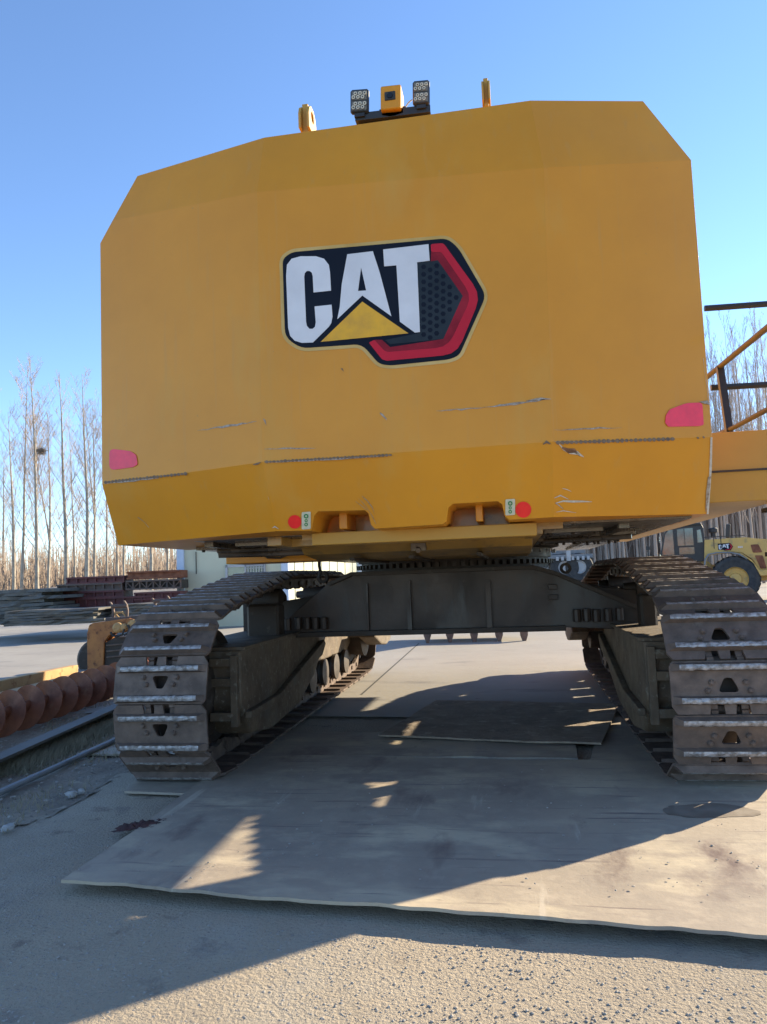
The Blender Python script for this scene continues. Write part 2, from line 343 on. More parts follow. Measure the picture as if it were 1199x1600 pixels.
# pebbles (stuff) over the gravelly foreground
pb = MB(); rg = random.Random(5)
def pebble(b, p, r, rg):
    sx, sy, sz = r*rg.uniform(.7, 1.3), r*rg.uniform(.7, 1.3), r*rg.uniform(.4, .8); a = rg.uniform(0, PI); c_, s_ = math.cos(a), math.sin(a)
    vs = []
    for (x, y, z) in ((1, 0, 0), (0, 1, 0), (-1, 0, 0), (0, -1, 0), (0, 0, 1), (.7, .7, .5), (-.6, .7, .6), (-.7, -.6, .5), (.6, -.7, .6)):
        x, y, z = x*sx*rg.uniform(.8, 1.1), y*sy*rg.uniform(.8, 1.1), z*sz; vs.append((p[0]+x*c_-y*s_, p[1]+x*s_+y*c_, p[2]+z))
    b.add(vs, [(0, 5, 8), (0, 1, 5), (1, 6, 5), (1, 2, 6), (2, 7, 6), (2, 3, 7), (3, 8, 7), (3, 0, 8), (4, 8, 5), (4, 5, 6), (4, 6, 7), (4, 7, 8)])
for i in range(26000):
    p = (rg.uniform(-2.2, 2.2), rg.uniform(-3.1, -0.6), 0)
    if noise.noise(Vector((p[0]*2.2, p[1]*2.2, 3))) < rg.uniform(-.6, .35): continue
    if p[0] > -1.6 and p[1] > -1.75-0.09*(p[0]+1.6): continue
    z = 0.0
    pebble(pb, (p[0], p[1], z), rg.choice((.002, .0025, .003, .003, .004, .004, .005, .0065)), rg)
for i in range(1500):
    p = (rg.uniform(-6, -2.3), rg.uniform(-1.6, 3.0), 0.025); pebble(pb, p, rg.choice((.005, .007, .010, .016)), rg)
for i in range(420):
    p = (rg.uniform(-1.5, 2.6), rg.uniform(-1.6, .5)); pebble(pb, (p[0], p[1], plate_h(*p)), rg.choice((.002, .003, .003, .004, .007)), rg)
o = pb.build('gravel', 'pebble'); tag(o, 'loose gravel scattered over the yard foreground', 'gravel', kind='stuff')
for i, (px_, py_, r_, lb) in enumerate([(112, 1241, .045, 'larger pale stone at the edge of the verge'), (127, 1236, .033, 'smaller pale stone right of the larger pale one on the verge'), (12, 1293, .04, 'pale stone at the left end of the asphalt edge')]):
    b = MB(); rr = random.Random(i); q = G(px_, py_, 0.03)
    bm = bmesh.new(); bmesh.ops.create_icosphere(bm, subdivisions=2, radius=r_)
    for v in bm.verts: v.co *= 0.8+0.45*noise.noise(v.co*30+Vector((i*9, 0, 0))); v.co.z *= .6
    bm.verts.ensure_lookup_table(); b.add([v.co for v in bm.verts], [[v.index for v in f.verts] for f in bm.faces]); bm.free()
    tag(b.build('stone', 'stone', loc=q), lb, 'stone')

# ------------------------------------------------------------------ steel ground plates
def steel_plate(label, corners, z, lift, mt, thick=0.014, seed=0, nx_=60, ny_=26, rag=0.006):
    """corners: front-left, front-right, back-right, back-left (x, y)"""
    a, b_, c, d = [Vector((p[0], p[1], 0)) for p in corners]; mb = MB(); top = []; 
    for j in range(ny_+1):
        for i in range(nx_+1):
            s, t = i/nx_, j/ny_
            p = a.lerp(b_, s).lerp(d.lerp(c, s), t)
            e = 0
            if t == 0: e = rag*noise.noise(Vector((s*40, seed, 0)))+rag*1.6*noise.noise(Vector((s*9, seed, 4)))
            h = z+lift*math.exp(-t*7)*(0.75+0.35*noise.noise(Vector((s*6, seed, 1))))+plate_n(p.x, p.y, seed)
            h0 = z+lift*math.exp(-t*7)*(0.75+0.35*noise.noise(Vector((s*6, seed, 1))))+0.010*noise.noise(Vector((p.x*1.1, p.y*1.1, seed)))+0.004*noise.noise(Vector((p.x*3.5, p.y*3.5, seed)))
            top.append(Vector((p.x, p.y-e, h)))
    n = len(top); vs = top+[v-Vector((0, 0, thick)) for v in top]; W_ = nx_+1
    fs = [(j*W_+i, j*W_+i+1, (j+1)*W_+i+1, (j+1)*W_+i) for j in range(ny_) for i in range(nx_)]
    fs += [tuple(k+n for k in reversed(f)) for f in fs]
    rim = [i for i in range(W_)]+[j*W_+nx_ for j in range(1, ny_+1)]+[ny_*W_+i for i in range(nx_-1, -1, -1)]+[j*W_ for j in range(ny_-1, 0, -1)]
    for k in range(len(rim)): p, q = rim[k], rim[(k+1) % len(rim)]; fs.append((q, p, p+n, q+n))
    mb.add(vs, fs); o = mb.build('steel_plate', mt, smooth=True, ang=40)
    tag(o, label, 'steel plate', 'steel plates laid under the excavator'); return o
fl, fr = G(96, 1381, .05), G(1199, 1468, .05); dd = (fr-fl)
p1 = fl+dd*1.75
steel_plate('large dusty steel plate in front with a lifted ragged edge', [(fl.x, fl.y), (p1.x, p1.y), (p1.x+.1, .55), (-1.62, .95)], 0.040, 0.035, 'plate', seed=2, nx_=110, rag=.016)
steel_plate('dark steel plate behind the large front plate, running under both tracks', [(-3.0, .98), (.95, .84), (.98, 1.62), (-3.0, 1.95)], 0.036, 0.0, 'plate', seed=5)
steel_plate('mud-caked steel plate under the middle of the undercarriage', [(-.60, 1.50), (1.15, 1.18), (1.5, 2.9), (-.30, 3.3)], 0.062, 0.004, 'mudplate', seed=8)
steel_plate('steel plate under the right track with a notched corner', [(1.0, .62), (3.6, .60), (3.6, 2.4), (1.3, 2.4)], 0.034, 0.0, 'plate', seed=11)
steel_plate('small thin steel plate poking out under the left track', [(G(195, 1244).x, G(195, 1244).y), (G(292, 1248).x, G(292, 1248).y), (-1.7, .9), (-2.25, .9)], 0.03, 0.0, 'plate', thick=0.015, seed=14, nx_=20, ny_=12)
oc = G(1108, 1262, .055); ob = MB(); vs = [(oc.x, oc.y, plate_h(oc.x, oc.y)+.0015)]; nn = 48; fs = []
for k in range(1, 9):
    for i in range(nn):
        t = 2*PI*i/nn; f = k/8*(1+.18*noise.noise(Vector((math.cos(t)*1.3, math.sin(t)*1.3, 4)))+.10*noise.noise(Vector((math.cos(t)*4, math.sin(t)*4, 4))))
        x, y = oc.x+.24*math.cos(t)*f, oc.y+.13*math.sin(t)*f; vs.append((x, y, plate_h(x, y)+.0015))
for i in range(nn): fs.append((0, 1+i, 1+(i+1) % nn))
for k in range(7):
    for i in range(nn): a, b_ = 1+k*nn+i, 1+k*nn+(i+1) % nn; fs.append((a, a+nn, b_+nn, b_))
ob.add(vs, fs); o = ob.build('oil_stain', 'oil', smooth=True, ang=180); o['kind'] = 'structure'
# rag beside the plate
rb = MB(); n_ = 16; c0 = G(216, 1293, .03)
vs = []; fs = []
for j in range(n_+1):
    for i in range(n_+1):
        u, v_ = i/n_-.5, j/n_-.5; rr = Vector((u*.22, v_*.16+u*.12, 0)); ed = 1-.35*abs(noise.noise(Vector((math.atan2(v_, u)*1.5, 0, 2))))
        vs.append(rr*ed+Vector((0, 0, .006+.07*abs(noise.noise(Vector((u*9, v_*9, 0))))*(1-max(abs(u), abs(v_))*1.6))))
rb.add(vs, [(j*(n_+1)+i, j*(n_+1)+i+1, (j+1)*(n_+1)+i+1, (j+1)*(n_+1)+i) for j in range(n_) for i in range(n_)])
o = rb.build('rag', 'cloth', smooth=True, ang=180, loc=c0); tag(o, 'crumpled dark red rag lying by the left edge of the big plate', 'rag')

# ------------------------------------------------------------------ EXCAVATOR
ex = empty('crawler_excavator', (0, 2.9, 0), 'huge yellow crawler excavator seen from behind, parked on steel plates', 'excavator')
def fin(b, name, mt, parent=ex, **k):
    """parts are modelled in place: keep them there under the excavator's empty"""
    o = b.build(name, mt, None, **k); o.parent = parent
    if parent is ex: o.matrix_parent_inverse = Matrix.Translation(-Vector((0, 2.9, 0)))
    return o
# --- counterweight: facets read off the photograph, each on its own plane
YC, YO, YB = -0.98, -0.64, -0.83
NC = Vector((0, 1, 0))
top_ = [(215, 275), (413, 215), (829, 157), (1005, 158)]
ridgeL_t = onY(413, 215, YC+.10); ridgeL_b = onY(402, 300, YC); ridgeL_s = onY(410, 722, YC); ridgeL_d = onY(432, 830, YB)
ridgeR_t = onY(829, 157, YC+.10); ridgeR_b = onY(850, 262, YC); ridgeR_s = onY(863, 690, YC); ridgeR_d = onY(866, 808, YB)
C1, C2 = onY(160, 757, YO), onY(1113, 683, YO)
def tri_n(a, b_, c): n = (b_-a).cross(c-a).normalized(); return n if n.y > 0 else -n
nL, nR = tri_n(C1, ridgeL_s, ridgeL_b), tri_n(C2, ridgeR_s, ridgeR_b); nLL, nRL = tri_n(C1, ridgeL_s, ridgeL_d), tri_n(C2, ridgeR_s, ridgeR_d)
D1, D2 = onP(185, 852, C1, nLL), onP(1108, 803, C2, nRL)
B1, B2, K1 = onP(157, 380, C1, nL), onP(1080, 250, C2, nR), onP(176, 345, C1, nL)
A1, A2 = onP(215, 275, K1, tri_n(K1, ridgeL_b, ridgeL_t)), onP(1005, 158, B2, tri_n(B2, ridgeR_b, ridgeR_t))
nlow = (ridgeR_s-ridgeL_s).cross(ridgeL_d-ridgeL_s).normalized()
slot = [(487, 829), (491, 806), (497, 799), (570, 797), (576, 802), (580, 820), (586, 826), (692, 819), (698, 814), (701, 793), (708, 787), (778, 783), (785, 788), (789, 806), (796, 812)]
SL = [onP(x, y, ridgeL_s, nlow) for x, y in slot]
V = [A1, ridgeL_t, ridgeR_t, A2, K1, B1, ridgeL_b, ridgeR_b, B2, C1, ridgeL_s, ridgeR_s, C2, D1, ridgeL_d, ridgeR_d, D2]+SL
F = [(0, 4, 6, 1), (1, 6, 7, 2), (2, 7, 8, 3), (4, 5, 9, 10, 6), (6, 10, 11, 7), (7, 11, 12, 8), (9, 13, 14, 10), (11, 15, 16, 12)]
lowc = [10, 14]+list(range(17, 32))+[15, 11]
# split the lower centre strip between seam and slots into convex-ish ngons through tessellation
tri = tessellate_polygon([[Vector((V[i].x, V[i].z, 0)) for i in lowc]])
F += [tuple(lowc[k] for k in t) for t in tri]
ring = [0, 4, 5, 9, 13, 14]+list(range(17, 32))+[15, 16, 12, 8, 3, 2, 1]
YF = 0.55
nV = len(V); V2 = [Vector((v.x, YF if i < 17 else -0.48, v.z)) for i, v in enumerate(V)]
cwb = MB(); cwb.add(V+V2, F+[(ring[i], ring[(i+1) % len(ring)], ring[(i+1) % len(ring)]+nV, ring[i]+nV) for i in range(len(ring))])
cw = fin(cwb, 'counterweight', 'yellow', smooth=True, ang=50, bevel=0.022, seg=4)
cw.modifiers['bevel'].angle_limit = R(9)
ctr = MB()   # recess behind the slots: back wall, ribs and lower lip beam
a_, b_ = onY(470, 838, -.45), onY(880, 812, -.45)
ctr.add([(a_.x, -.42, 1.60), (b_.x, -.42, 1.60), (b_.x, -.42, 1.90), (a_.x, -.42, 1.90)], [(0, 1, 2, 3)])
fin(ctr, 'recess_wall', 'yellow_under', cw)
for (x0, x1, y0, y1) in ((529, 543, 797, 824), (742, 755, 786, 812)):
    r = MB(); p, q = onY(x0, y0-14, -.68), onY(x1, y1+2, -.68)
    r.box(((p.x+q.x)/2, -.56, (p.z+q.z)/2), (q.x-p.x, .24, abs(p.z-q.z)))
    fin(r, 'recess_rib', 'yellow', cw, bevel=.004)
lb = MB(); p, q = onY(487, 832, -.62), onY(838, 806, -.62)
lb.prism([(0, 0), (.10, 0), (.16, -.05), (.16, -.07), (0, -.07)], (q.x-p.x, 0, 0), fn=lambda t: (p.x, -.62+t[0]*1.0, 1.628+t[1]))
fin(lb, 'lower_lip', 'yellow_dull', cw, bevel=.005)
# logo on the centre facet ---------------------------------------------------
def zl(p): return (420+p[0]*.31693, 340+p[1]*.31707)
def onC(px_, d=0.0): v = onY(px_[0], px_[1], YC); return Vector((v.x, v.y-d, v.z))
def grow(poly, k):
    P = [Vector(p) for p in poly]; n = len(P); ar = sum(P[i].x*P[(i+1) % n].y-P[(i+1) % n].x*P[i].y for i in range(n)); sg = 1 if ar > 0 else -1; out = []
    for i in range(n):
        d1 = (P[i]-P[i-1]).normalized(); d2 = (P[(i+1) % n]-P[i]).normalized(); nn = Vector((d1.y+d2.y, -d1.x-d2.x))*sg
        out.append(tuple(P[i]+nn.normalized()*k))
    return out
body = smoothpoly([(70, 205), (115, 172), (880, 104), (935, 150), (1072, 385), (940, 680), (890, 700), (600, 730), (545, 722), (460, 624), (160, 645), (82, 590)], 40, 4)
LG = [(grow(body, 17), [], 8, .001, .002), (body, [], 0, .003, .002)]
Cp = [(88, 290), (92, 235), (115, 205), (160, 193), (235, 193), (275, 205), (298, 235), (304, 270), (309, 362), (223, 371), (219, 290), (214, 273), (203, 265), (190, 265), (180, 275), (177, 293), (186, 515), (190, 535), (203, 550), (218, 550), (230, 540), (234, 518), (228, 440), (312, 431), (316, 490), (310, 522), (298, 540), (220, 617), (165, 619), (130, 608), (108, 585), (98, 545)]
Ap = [(389, 183), (515, 168), (548, 270), (606, 488), (463, 386), (340, 502), (352, 440), (362, 330)]
Ah = [(457, 248), (442, 364), (482, 361)]
Tp = [(566, 160), (789, 134), (795, 215), (733, 223), (747, 566), (722, 569), (648, 515), (631, 238), (571, 243)]
Tri = [(463, 416), (690, 572), (258, 614)]
hexr = [(733, 223), (835, 212), (958, 388), (862, 600), (600, 625), (575, 605), (722, 575), (750, 568)]
red1 = smoothpoly([(800, 133), (862, 128), (1048, 385), (928, 675), (585, 707), (560, 700), (495, 618), (522, 604), (578, 665), (885, 640), (1003, 390), (852, 171), (802, 172)], .22, 3)
red2 = [(802, 172), (852, 171), (1003, 390), (885, 640), (578, 665), (522, 604), (560, 604), (600, 640), (862, 600), (958, 388), (835, 212), (800, 218)]
LG += [(hexr, [], 1, .005, .001), (red1, [], 3, .005, .002), (red2, [], 4, .005, .0012), (Cp, [], 2, .005, .002), (Ap, [Ah], 2, .005, .002), (Tp, [], 2, .0065, .002), (Tri, [], 5, .005, .002)]
lg = MB()
for poly, holes, mi, d, th in LG:
    lg.mi = mi; lg.prism([zl(p) for p in poly], (0, -th, 0), [[zl(p) for p in h] for h in holes], fn=lambda p, d=d: onC(p, d))
lg.mi = 0
for i in range(6):
    for j in range(11):
        hx, hy = 765+i*32, 245+j*37+(18 if i % 2 else 0)-i*3
        # keep inside the dark window
        lim = 958-abs(hy-388)*(.62 if hy < 388 else .46)-26
        if hx > lim or hy > 595 or (hx < 760): continue
        lg.prism([zl((hx+13*math.cos(PI/3*k), hy+13*math.sin(PI/3*k))) for k in range(6)], (0, -.0005, 0), fn=lambda p: onC(p, .0062))
fin(lg, 'logo', ['navy', 'charcoal', 'white', 'red', 'darkred', 'logoyellow', 'label', 'green', 'rimgold'], cw)
# reflectors / stickers
nw = nlow if nlow.y > 0 else -nlow
PL = {'L': (C1, nL), 'R': (C2, nR), 'C': (ridgeL_s, NC), 'c': (ridgeL_s, nw), 'l': (C1, nLL), 'r': (C2, nRL)}
def decal(b, poly, pl, mi=0, d=.003, th=.002, holes=()):
    p0, n = PL[pl]; b.mi = mi; b.prism(poly, -n*th, holes, fn=lambda p: onP(p[0], p[1], p0, n)-n*d)
b = MB(); decal(b, smoothpoly([(172, 701), (205, 705), (214, 711), (216, 726), (209, 730), (172, 735)], .25), 'L'); o = fin(b, 'reflector', 'pink', cw)
b = MB(); decal(b, smoothpoly([(1040, 649), (1046, 640), (1072, 630), (1097, 629), (1099, 664), (1092, 666), (1044, 667), (1039, 661)], .25), 'R'); fin(b, 'reflector', 'pink', cw)
for (cx_, cy_, r_) in ((461, 815, 10.5), (818, 796, 12.5)):
    b = MB(); decal(b, [(cx_+r_*math.cos(t), cy_+r_*math.sin(t)) for t in [2*PI*i/24 for i in range(24)]], 'c'); fin(b, 'red_sticker', 'redsticker', cw)
for (x0, y0, x1, y1) in ((472, 799, 486, 827), (790, 779, 805, 805)):
    b = MB(); decal(b, smoothpoly([(x0, y0+1), (x1, y0), (x1, y1-1), (x0, y1)], .12), 'c')
    xm = (x0+x1)/2
    for yy, r_ in ((y0+7, 3.6), (y0+14, 2.4), (y0+20, 2.8)):
        circ = lambda r: [(xm+r*math.cos(t), yy+r*math.sin(t)) for t in [2*PI*i/14 for i in range(14)]]
        decal(b, circ(r_), 'c', 1, .006, .001, [circ(r_*.5)])
    fin(b, 'sticker', ['label', 'green'], cw)
# scrapes, stitch marks and chips: one part
sm = MB(); rs = random.Random(12)
def stitch(x0, y0, x1, y1, pl, n, h=3.2):
    for i in range(n):
        t = (i+.5)/n; x, y = x0+(x1-x0)*t, y0+(y1-y0)*t; wd = abs(x1-x0)/n*.62*rs.uniform(.8, 1.1); hh = h*rs.uniform(.7, 1.15)
        decal(sm, [(x-wd, y), (x-wd*.2, y-hh), (x+wd*.4, y-hh*.9), (x+wd, y), (x+wd*.3, y+hh), (x-wd*.3, y+hh*.8)], pl, 1, .0022, .001)
def scratch(pts, wd, pl, mi=0):
    up = [(x+rs.uniform(-1, 1)*.5, y-wd*rs.uniform(.2, 1)*math.sin(PI*(i+.35)/(len(pts)-.3))) for i, (x, y) in enumerate(pts)]
    dn = [(x, y+wd*rs.uniform(.2, 1)*math.sin(PI*(i+.35)/(len(pts)-.3))) for i, (x, y) in enumerate(pts)]
    decal(sm, up+dn[::-1], pl, mi, .0022, .0008)
def line(x0, y0, x1, y1, n=9, j=.8): return [(x0+(x1-x0)*i/n, y0+(y1-y0)*i/n+rs.uniform(-j, j)) for i in range(n+1)]
stitch(163, 754, 293, 740, 'L', 24, 2.6); scratch(line(161, 756, 250, 747, 9, .4), 1.6, 'L', 0)
stitch(414, 722, 613, 711, 'C', 34, 2.2); scratch(line(414, 723, 600, 713, 14, .3), 2.0, 'C', 0)
scratch(line(396, 726, 408, 723, 3), 2.4, 'L', 1)
stitch(868, 692, 1054, 686, 'R', 26, 3.2); scratch(line(866, 690, 960, 690, 9, .4), 2.2, 'R', 0)
scratch([(849, 694), (854, 691), (860, 694)], 3, 'C', 1); scratch([(872, 692), (880, 700), (890, 704), (902, 708), (912, 714)], 5, 'r', 3)
scratch([(878, 699), (888, 703), (898, 705), (906, 712)], 7, 'r', 2)
scratch([(1089, 684), (1090.5, 684), (1092, 685)], 4, 'R', 1); scratch([(1098, 683), (1099.5, 684), (1101, 684)], 4, 'R', 1)
scratch(line(309, 673, 402, 659, 12, 1.0), 2.0, 'L', 0); scratch(line(412, 702, 495, 701, 8, .8), 1.4, 'C', 0)
scratch(line(682, 643, 760, 636, 10, 1.0), 1.4, 'C', 0); scratch(line(756, 637, 855, 624, 12, 1.2), 2.4, 'C', 0); scratch(line(822, 627, 861, 623, 5, .8), 3.0, 'C', 0)
scratch(line(866, 672, 972, 668, 9, .8), 1.8, 'R', 0); scratch([(594, 646), (599, 650), (605, 656)], 4.5, 'C', 0); scratch([(533, 576), (536, 578), (538, 581)], 2.5, 'C', 1)
scratch([(412, 655), (415, 659), (417, 664)], 3.5, 'C', 0)
for pts in ([(560, 778), (568, 786), (576, 796), (583, 808), (588, 819)], [(566, 775), (574, 782), (582, 793), (586, 803)], [(556, 783), (566, 790), (574, 797)]):
    scratch(pts, 1.2, 'c', 0)
scratch([(868, 786), (880, 783), (893, 784), (910, 783), (925, 784)], 2.5, 'r', 3); scratch([(869, 800), (880, 798), (900, 801)], 1.8, 'r', 3); scratch([(868, 786), (874, 790), (880, 795)], 3, 'r', 0)
scratch([(866, 778), (876, 774), (888, 780)], 1.2, 'r', 3); scratch([(879, 763), (886, 765), (893, 768)], 1.2, 'r', 3); scratch([(216, 808), (226, 815), (233, 824)], 1.5, 'l', 0)
scratch([(419, 776), (420, 778), (421, 781)], 2, 'c', 3); scratch([(426, 825), (430, 823), (436, 826)], 1.6, 'l', 3)
# worn right corner and left edge
for (x, y, x2, y2) in ((1099, 560, 1104, 600), (1104, 600, 1109, 640), (1110, 650, 1112, 683)): scratch([(x, y), ((x+x2)/2-1, (y+y2)/2), (x2, y2)], .0, 'R', 3)
decal(sm, [(1110, 683), (1113, 683), (1112, 730), (1107, 803), (1104, 803), (1108, 740)], 'r', 3, .0022, .001)
decal(sm, [(1106, 745), (1110, 744), (1106, 785), (1102, 800), (1103, 770)], 'r', 0, .0034, .001)
decal(sm, [(1092, 628), (1105, 626), (1109, 633), (1100, 631)], 'R', 0); 
fin(sm, 'paint_wear', ['scrape', 'weld', 'rustpatch', 'chipwhite'], cw)
# --- top fittings: lamps, camera, bracket, lifting eyes
YT = -.70
br = MB(); p, q = onY(556, 184, YT), onY(673, 170, YT)
dx_ = (q-p).normalized(); 
br.prism([(0, 0), (.05, 0), (.05, .012), (.012, .012), (.012, .045), (0, .045)], q-p, fn=lambda t: (p.x, p.y-.02+t[0], p.z-.03+t[1]))
bro = fin(br, 'lamp_bracket', 'blackmetal', bevel=.002)
fl_ = MB(); fl_.box(((p+q)/2+Vector((0, .06, -.05))), (abs(q.x-p.x)*.96, .05, .07)); fin(fl_, 'bracket_foot', 'blackmetal', bro)
def lamp(x0, y0, x1, y1, tilt):
    c = onY((x0+x1)/2, (y0+y1)/2, YT-.03); a, b_ = onY(x0, y0, YT-.03), onY(x1, y1, YT-.03); wd, ht = abs(b_.x-a.x)*.97, abs(a.z-b_.z)*.84
    Mx = Matrix.Rotation(tilt, 3, 'Y') @ Matrix.Rotation(R(9), 3, 'X')
    h = MB(); h.box(c, (wd, .034, ht), Mx, ch=.010)
    for i in range(7): h.box(c+Mx @ Vector((0, .024, (i-3)*ht/8)), (wd*.8, .02, .004), Mx)
    ho = fin(h, 'work_light', 'blackmetal')
    for s in (-1, 1):
        l = MB(); l.box(c+Mx @ Vector((0, -.0185, s*ht*.21)), (wd*.80, .004, ht*.36), Mx)
        l.mi = 1
        for i in range(3):
            for k in range(2):
                cc = c+Mx @ Vector(((i-1)*wd*.25+(k-.5)*.012, -.0205, s*ht*.21+(k-.5)*ht*.15)); l.cyl(cc, cc+Mx @ Vector((0, -.006, 0)), wd*.085, wd*.10, 12)
        l.mi = 2
        for i in range(3):
            for k in range(2):
                cc = c+Mx @ Vector(((i-1)*wd*.25+(k-.5)*.012, -.0268, s*ht*.21+(k-.5)*ht*.15)); l.cyl(cc, cc+Mx @ Vector((0, -.001, 0)), wd*.04, wd*.04, 8)
        fin(l, 'lamp_lens', ['lensback', 'lens', 'black'], ho)
    s_ = MB(); bt = c+Mx @ Vector((0, 0, -ht/2)); s_.box(bt+Vector((0, .0, -.012)), (wd*.55, .03, .02)); fin(s_, 'lamp_mount', 'blackmetal', ho)
lamp(547, 141, 578, 178, R(4)); lamp(644, 127, 673, 165, R(3))
cb = MB(); c = onY(612, 157, YT-.02)
a, b_ = onY(595, 138, YT-.02), onY(631, 176, YT-.02)
cb.box(c+Vector((0, .03, 0)), (abs(b_.x-a.x)*.92, .13, abs(a.z-b_.z)*.86), Matrix.Rotation(R(2), 3, 'Y'), ch=.006)
cb.prism([(-.062, 0), (.066, 0), (.066, -.05), (.02, -.07), (-.02, -.07), (-.06, -.05)], (0, .06, 0), fn=lambda t: (c.x+t[0], c.y+.0, c.z-.055+t[1]*.55))
co = fin(cb, 'rear_camera', 'yellow', bevel=.002)
wn = MB(); wn.box(c+Vector((-.003, -.037, .005)), (.062, .008, .052), ch=.0035); wn.mi = 1; wn.cyl(c+Vector((-.003, -.040, .005)), c+Vector((-.003, -.046, .005)), .018, .016, 16); fin(wn, 'lens_window', ['black', 'lensblack'], co)
for s in (-1, 1): bl = MB(); bl.cyl(c+Vector((s*.060, .02, -.04)), c+Vector((s*.075, .02, -.04)), .008, .008, 6); fin(bl, 'camera_bolt', 'blackmetal', co)
cbl = MB(); cbl.tube([onY(630, 172, YT), onY(634, 167, YT), onY(639, 160, YT+.01), onY(644, 156, YT+.02)], .004, 6); fin(cbl, 'camera_cable', 'pale_edge', co)
for (x0, x1, yt, yb) in ((471, 490, 171, 206), (752, 768, 131, 164)):
    e = MB(); a, b_ = onY(x0, yt, -.45), onY(x1, yb+4, -.45); wd = b_.x-a.x; ht = a.z-b_.z
    for s in (-1, 1):
        prof = [(-.09, 0), (-.09, ht*.55), (-.07, ht*.8), (-.03, ht*.97), (.03, ht*.97), (.07, ht*.8), (.09, ht*.55), (.09, 0)]
        hole = [(.035*math.cos(t), ht*.62+.035*math.sin(t)) for t in [2*PI*i/12 for i in range(12)]]
        e.prism(prof, (wd*.22, 0, 0), [hole], fn=lambda t, s=s: ((a.x+b_.x)/2+s*wd*.36-wd*.11, -.45+t[0], b_.z+t[1]))
    e.box(((a.x+b_.x)/2, -.45, b_.z+ht*.45), (wd*.5, .10, ht*1.1))
    fin(e, 'lifting_eye', 'yellow_dull', bevel=.003)
# --- upper body behind the counterweight
xl, xr = D1.x+.03, D2.x-.02
ub = MB(); ub.prism([(xl, 1.70), (xr, 1.70), (xr, 3.2), (xr-.12, 3.35), (xl+.12, 3.35), (xl, 3.2)], (0, 4.6, 0), fn=lambda t: (t[0], .56, t[1])); fin(ub, 'engine_housing', 'yellow', bevel=.01)
cabm = MB(); cabm.prism([(5.1, 1.95), (6.9, 1.95), (7.05, 2.6), (6.6, 3.55), (5.1, 3.55)], (1.15, 0, 0), fn=lambda t: (-1.68, t[0]-.0, t[1])); cabo = fin(cabm, 'cab', 'yellow', bevel=.02)
for x in (-1.69, -.52): g_ = MB(); g_.box((x, 5.9, 2.95), (.02, 1.1, .8)); fin(g_, 'cab_window', 'glass', cabo)
# upper frame (underside seen from the camera)
uf = MB()
uf.prism([(xl+.05, 1.625), (xr-.05, 1.625), (xr-.05, 1.70), (xl+.05, 1.70)], (0, 5.9, 0), fn=lambda t: (t[0], -.40, t[1]))
fin(uf, 'upper_frame', 'oily', bevel=.004)
for (x, wd, y0, y1, z0) in ((-.85, .09, -.4, 5.6, 1.58), (.70, .09, -.4, 5.6, 1.58), (-1.35, .06, -.2, 4.5, 1.60), (1.22, .06, -.2, 4.5, 1.60)):
    b = MB(); b.box((x, (y0+y1)/2, z0+.03), (wd, y1-y0, .07)); fin(b, 'frame_rail', 'yellow_under' if wd > .07 else 'oily', bevel=.004)
cm = MB()
cm.box((-.06, -.10, 1.60), (1.50, .16, .05)); cm.box((-.06, .55, 1.60), (1.5, .12, .05)); fin(cm, 'cross_member', 'yellow_under', bevel=.004)
sf = MB(); sf.prism([(.15, 1.62), (.30, 1.535), (.70, 1.50), (1.95, 1.50), (1.95, 1.62)], (1.56, 0, 0), fn=lambda t: (-.86, t[0], t[1])); sfo = fin(sf, 'swing_frame', 'yellow_under', bevel=.006)
for x in (-.5, -.1, .35): b = MB(); b.box((x, .95, 1.492), (.03, 1.5, .02)); fin(b, 'frame_rib', 'dark', sfo)
b = MB(); b.box((-.05, .24, 1.555), (.10, .05, .05)); b.cyl((-.05, .22, 1.54), (-.05, .19, 1.53), .018, .018, 8); fin(b, 'drain_boss', 'oily', sfo)
hp = MB(); hp.box((-1.25, 1.15, 1.545), (.82, .5, .07)); fin(hp, 'belly_tank', 'yellow', bevel=.006)
hb = MB(); hb.tube([(-1.35, .86, 1.58), (-1.30, .84, 1.545), (-1.20, .84, 1.54), (-1.10, .86, 1.575)], .008, 6); fin(hb, 'belly_hose', 'dark')
for i, (x, y) in enumerate([(-1.45, .5), (-1.05, .2), (.95, .3), (1.25, 1.0), (.95, 1.7)]):
    b = MB(); b.box((x, y, 1.612), (.36, .5, .026)); b.mi = 1
    for sx in (-1, 0, 1):
        for sy in (-1, 1): b.cyl((x+sx*.14, y+sy*.21, 1.60), (x+sx*.14, y+sy*.21, 1.585), .013, .013, 6)
    fin(b, 'belly_plate', ['oily', 'dark'], bevel=.002)
for pts, r_ in (([(-1.5, .35, 1.57), (-1.1, .42, 1.565), (-.8, .5, 1.57)], .028), ([(-1.45, .2, 1.585), (-.8, .25, 1.585)], .016), ([(.8, .9, 1.58), (1.4, .75, 1.585)], .02)): pp = MB(); pp.tube(pts, r_, 10); fin(pp, 'belly_pipe', 'oily', smooth=True)
rb_ = random.Random(2)
for k in range(34):
    bb = MB()
    x = rb_.choice((rb_.uniform(-1.2, -.5), rb_.uniform(.9, 1.45))); y = rb_.uniform(.9, 2.2); bb.cyl((x, y, 1.63), (x, y, 1.585-rb_.random()*.02), .012, .012, 6); fin(bb, 'belly_bolt', 'dark')
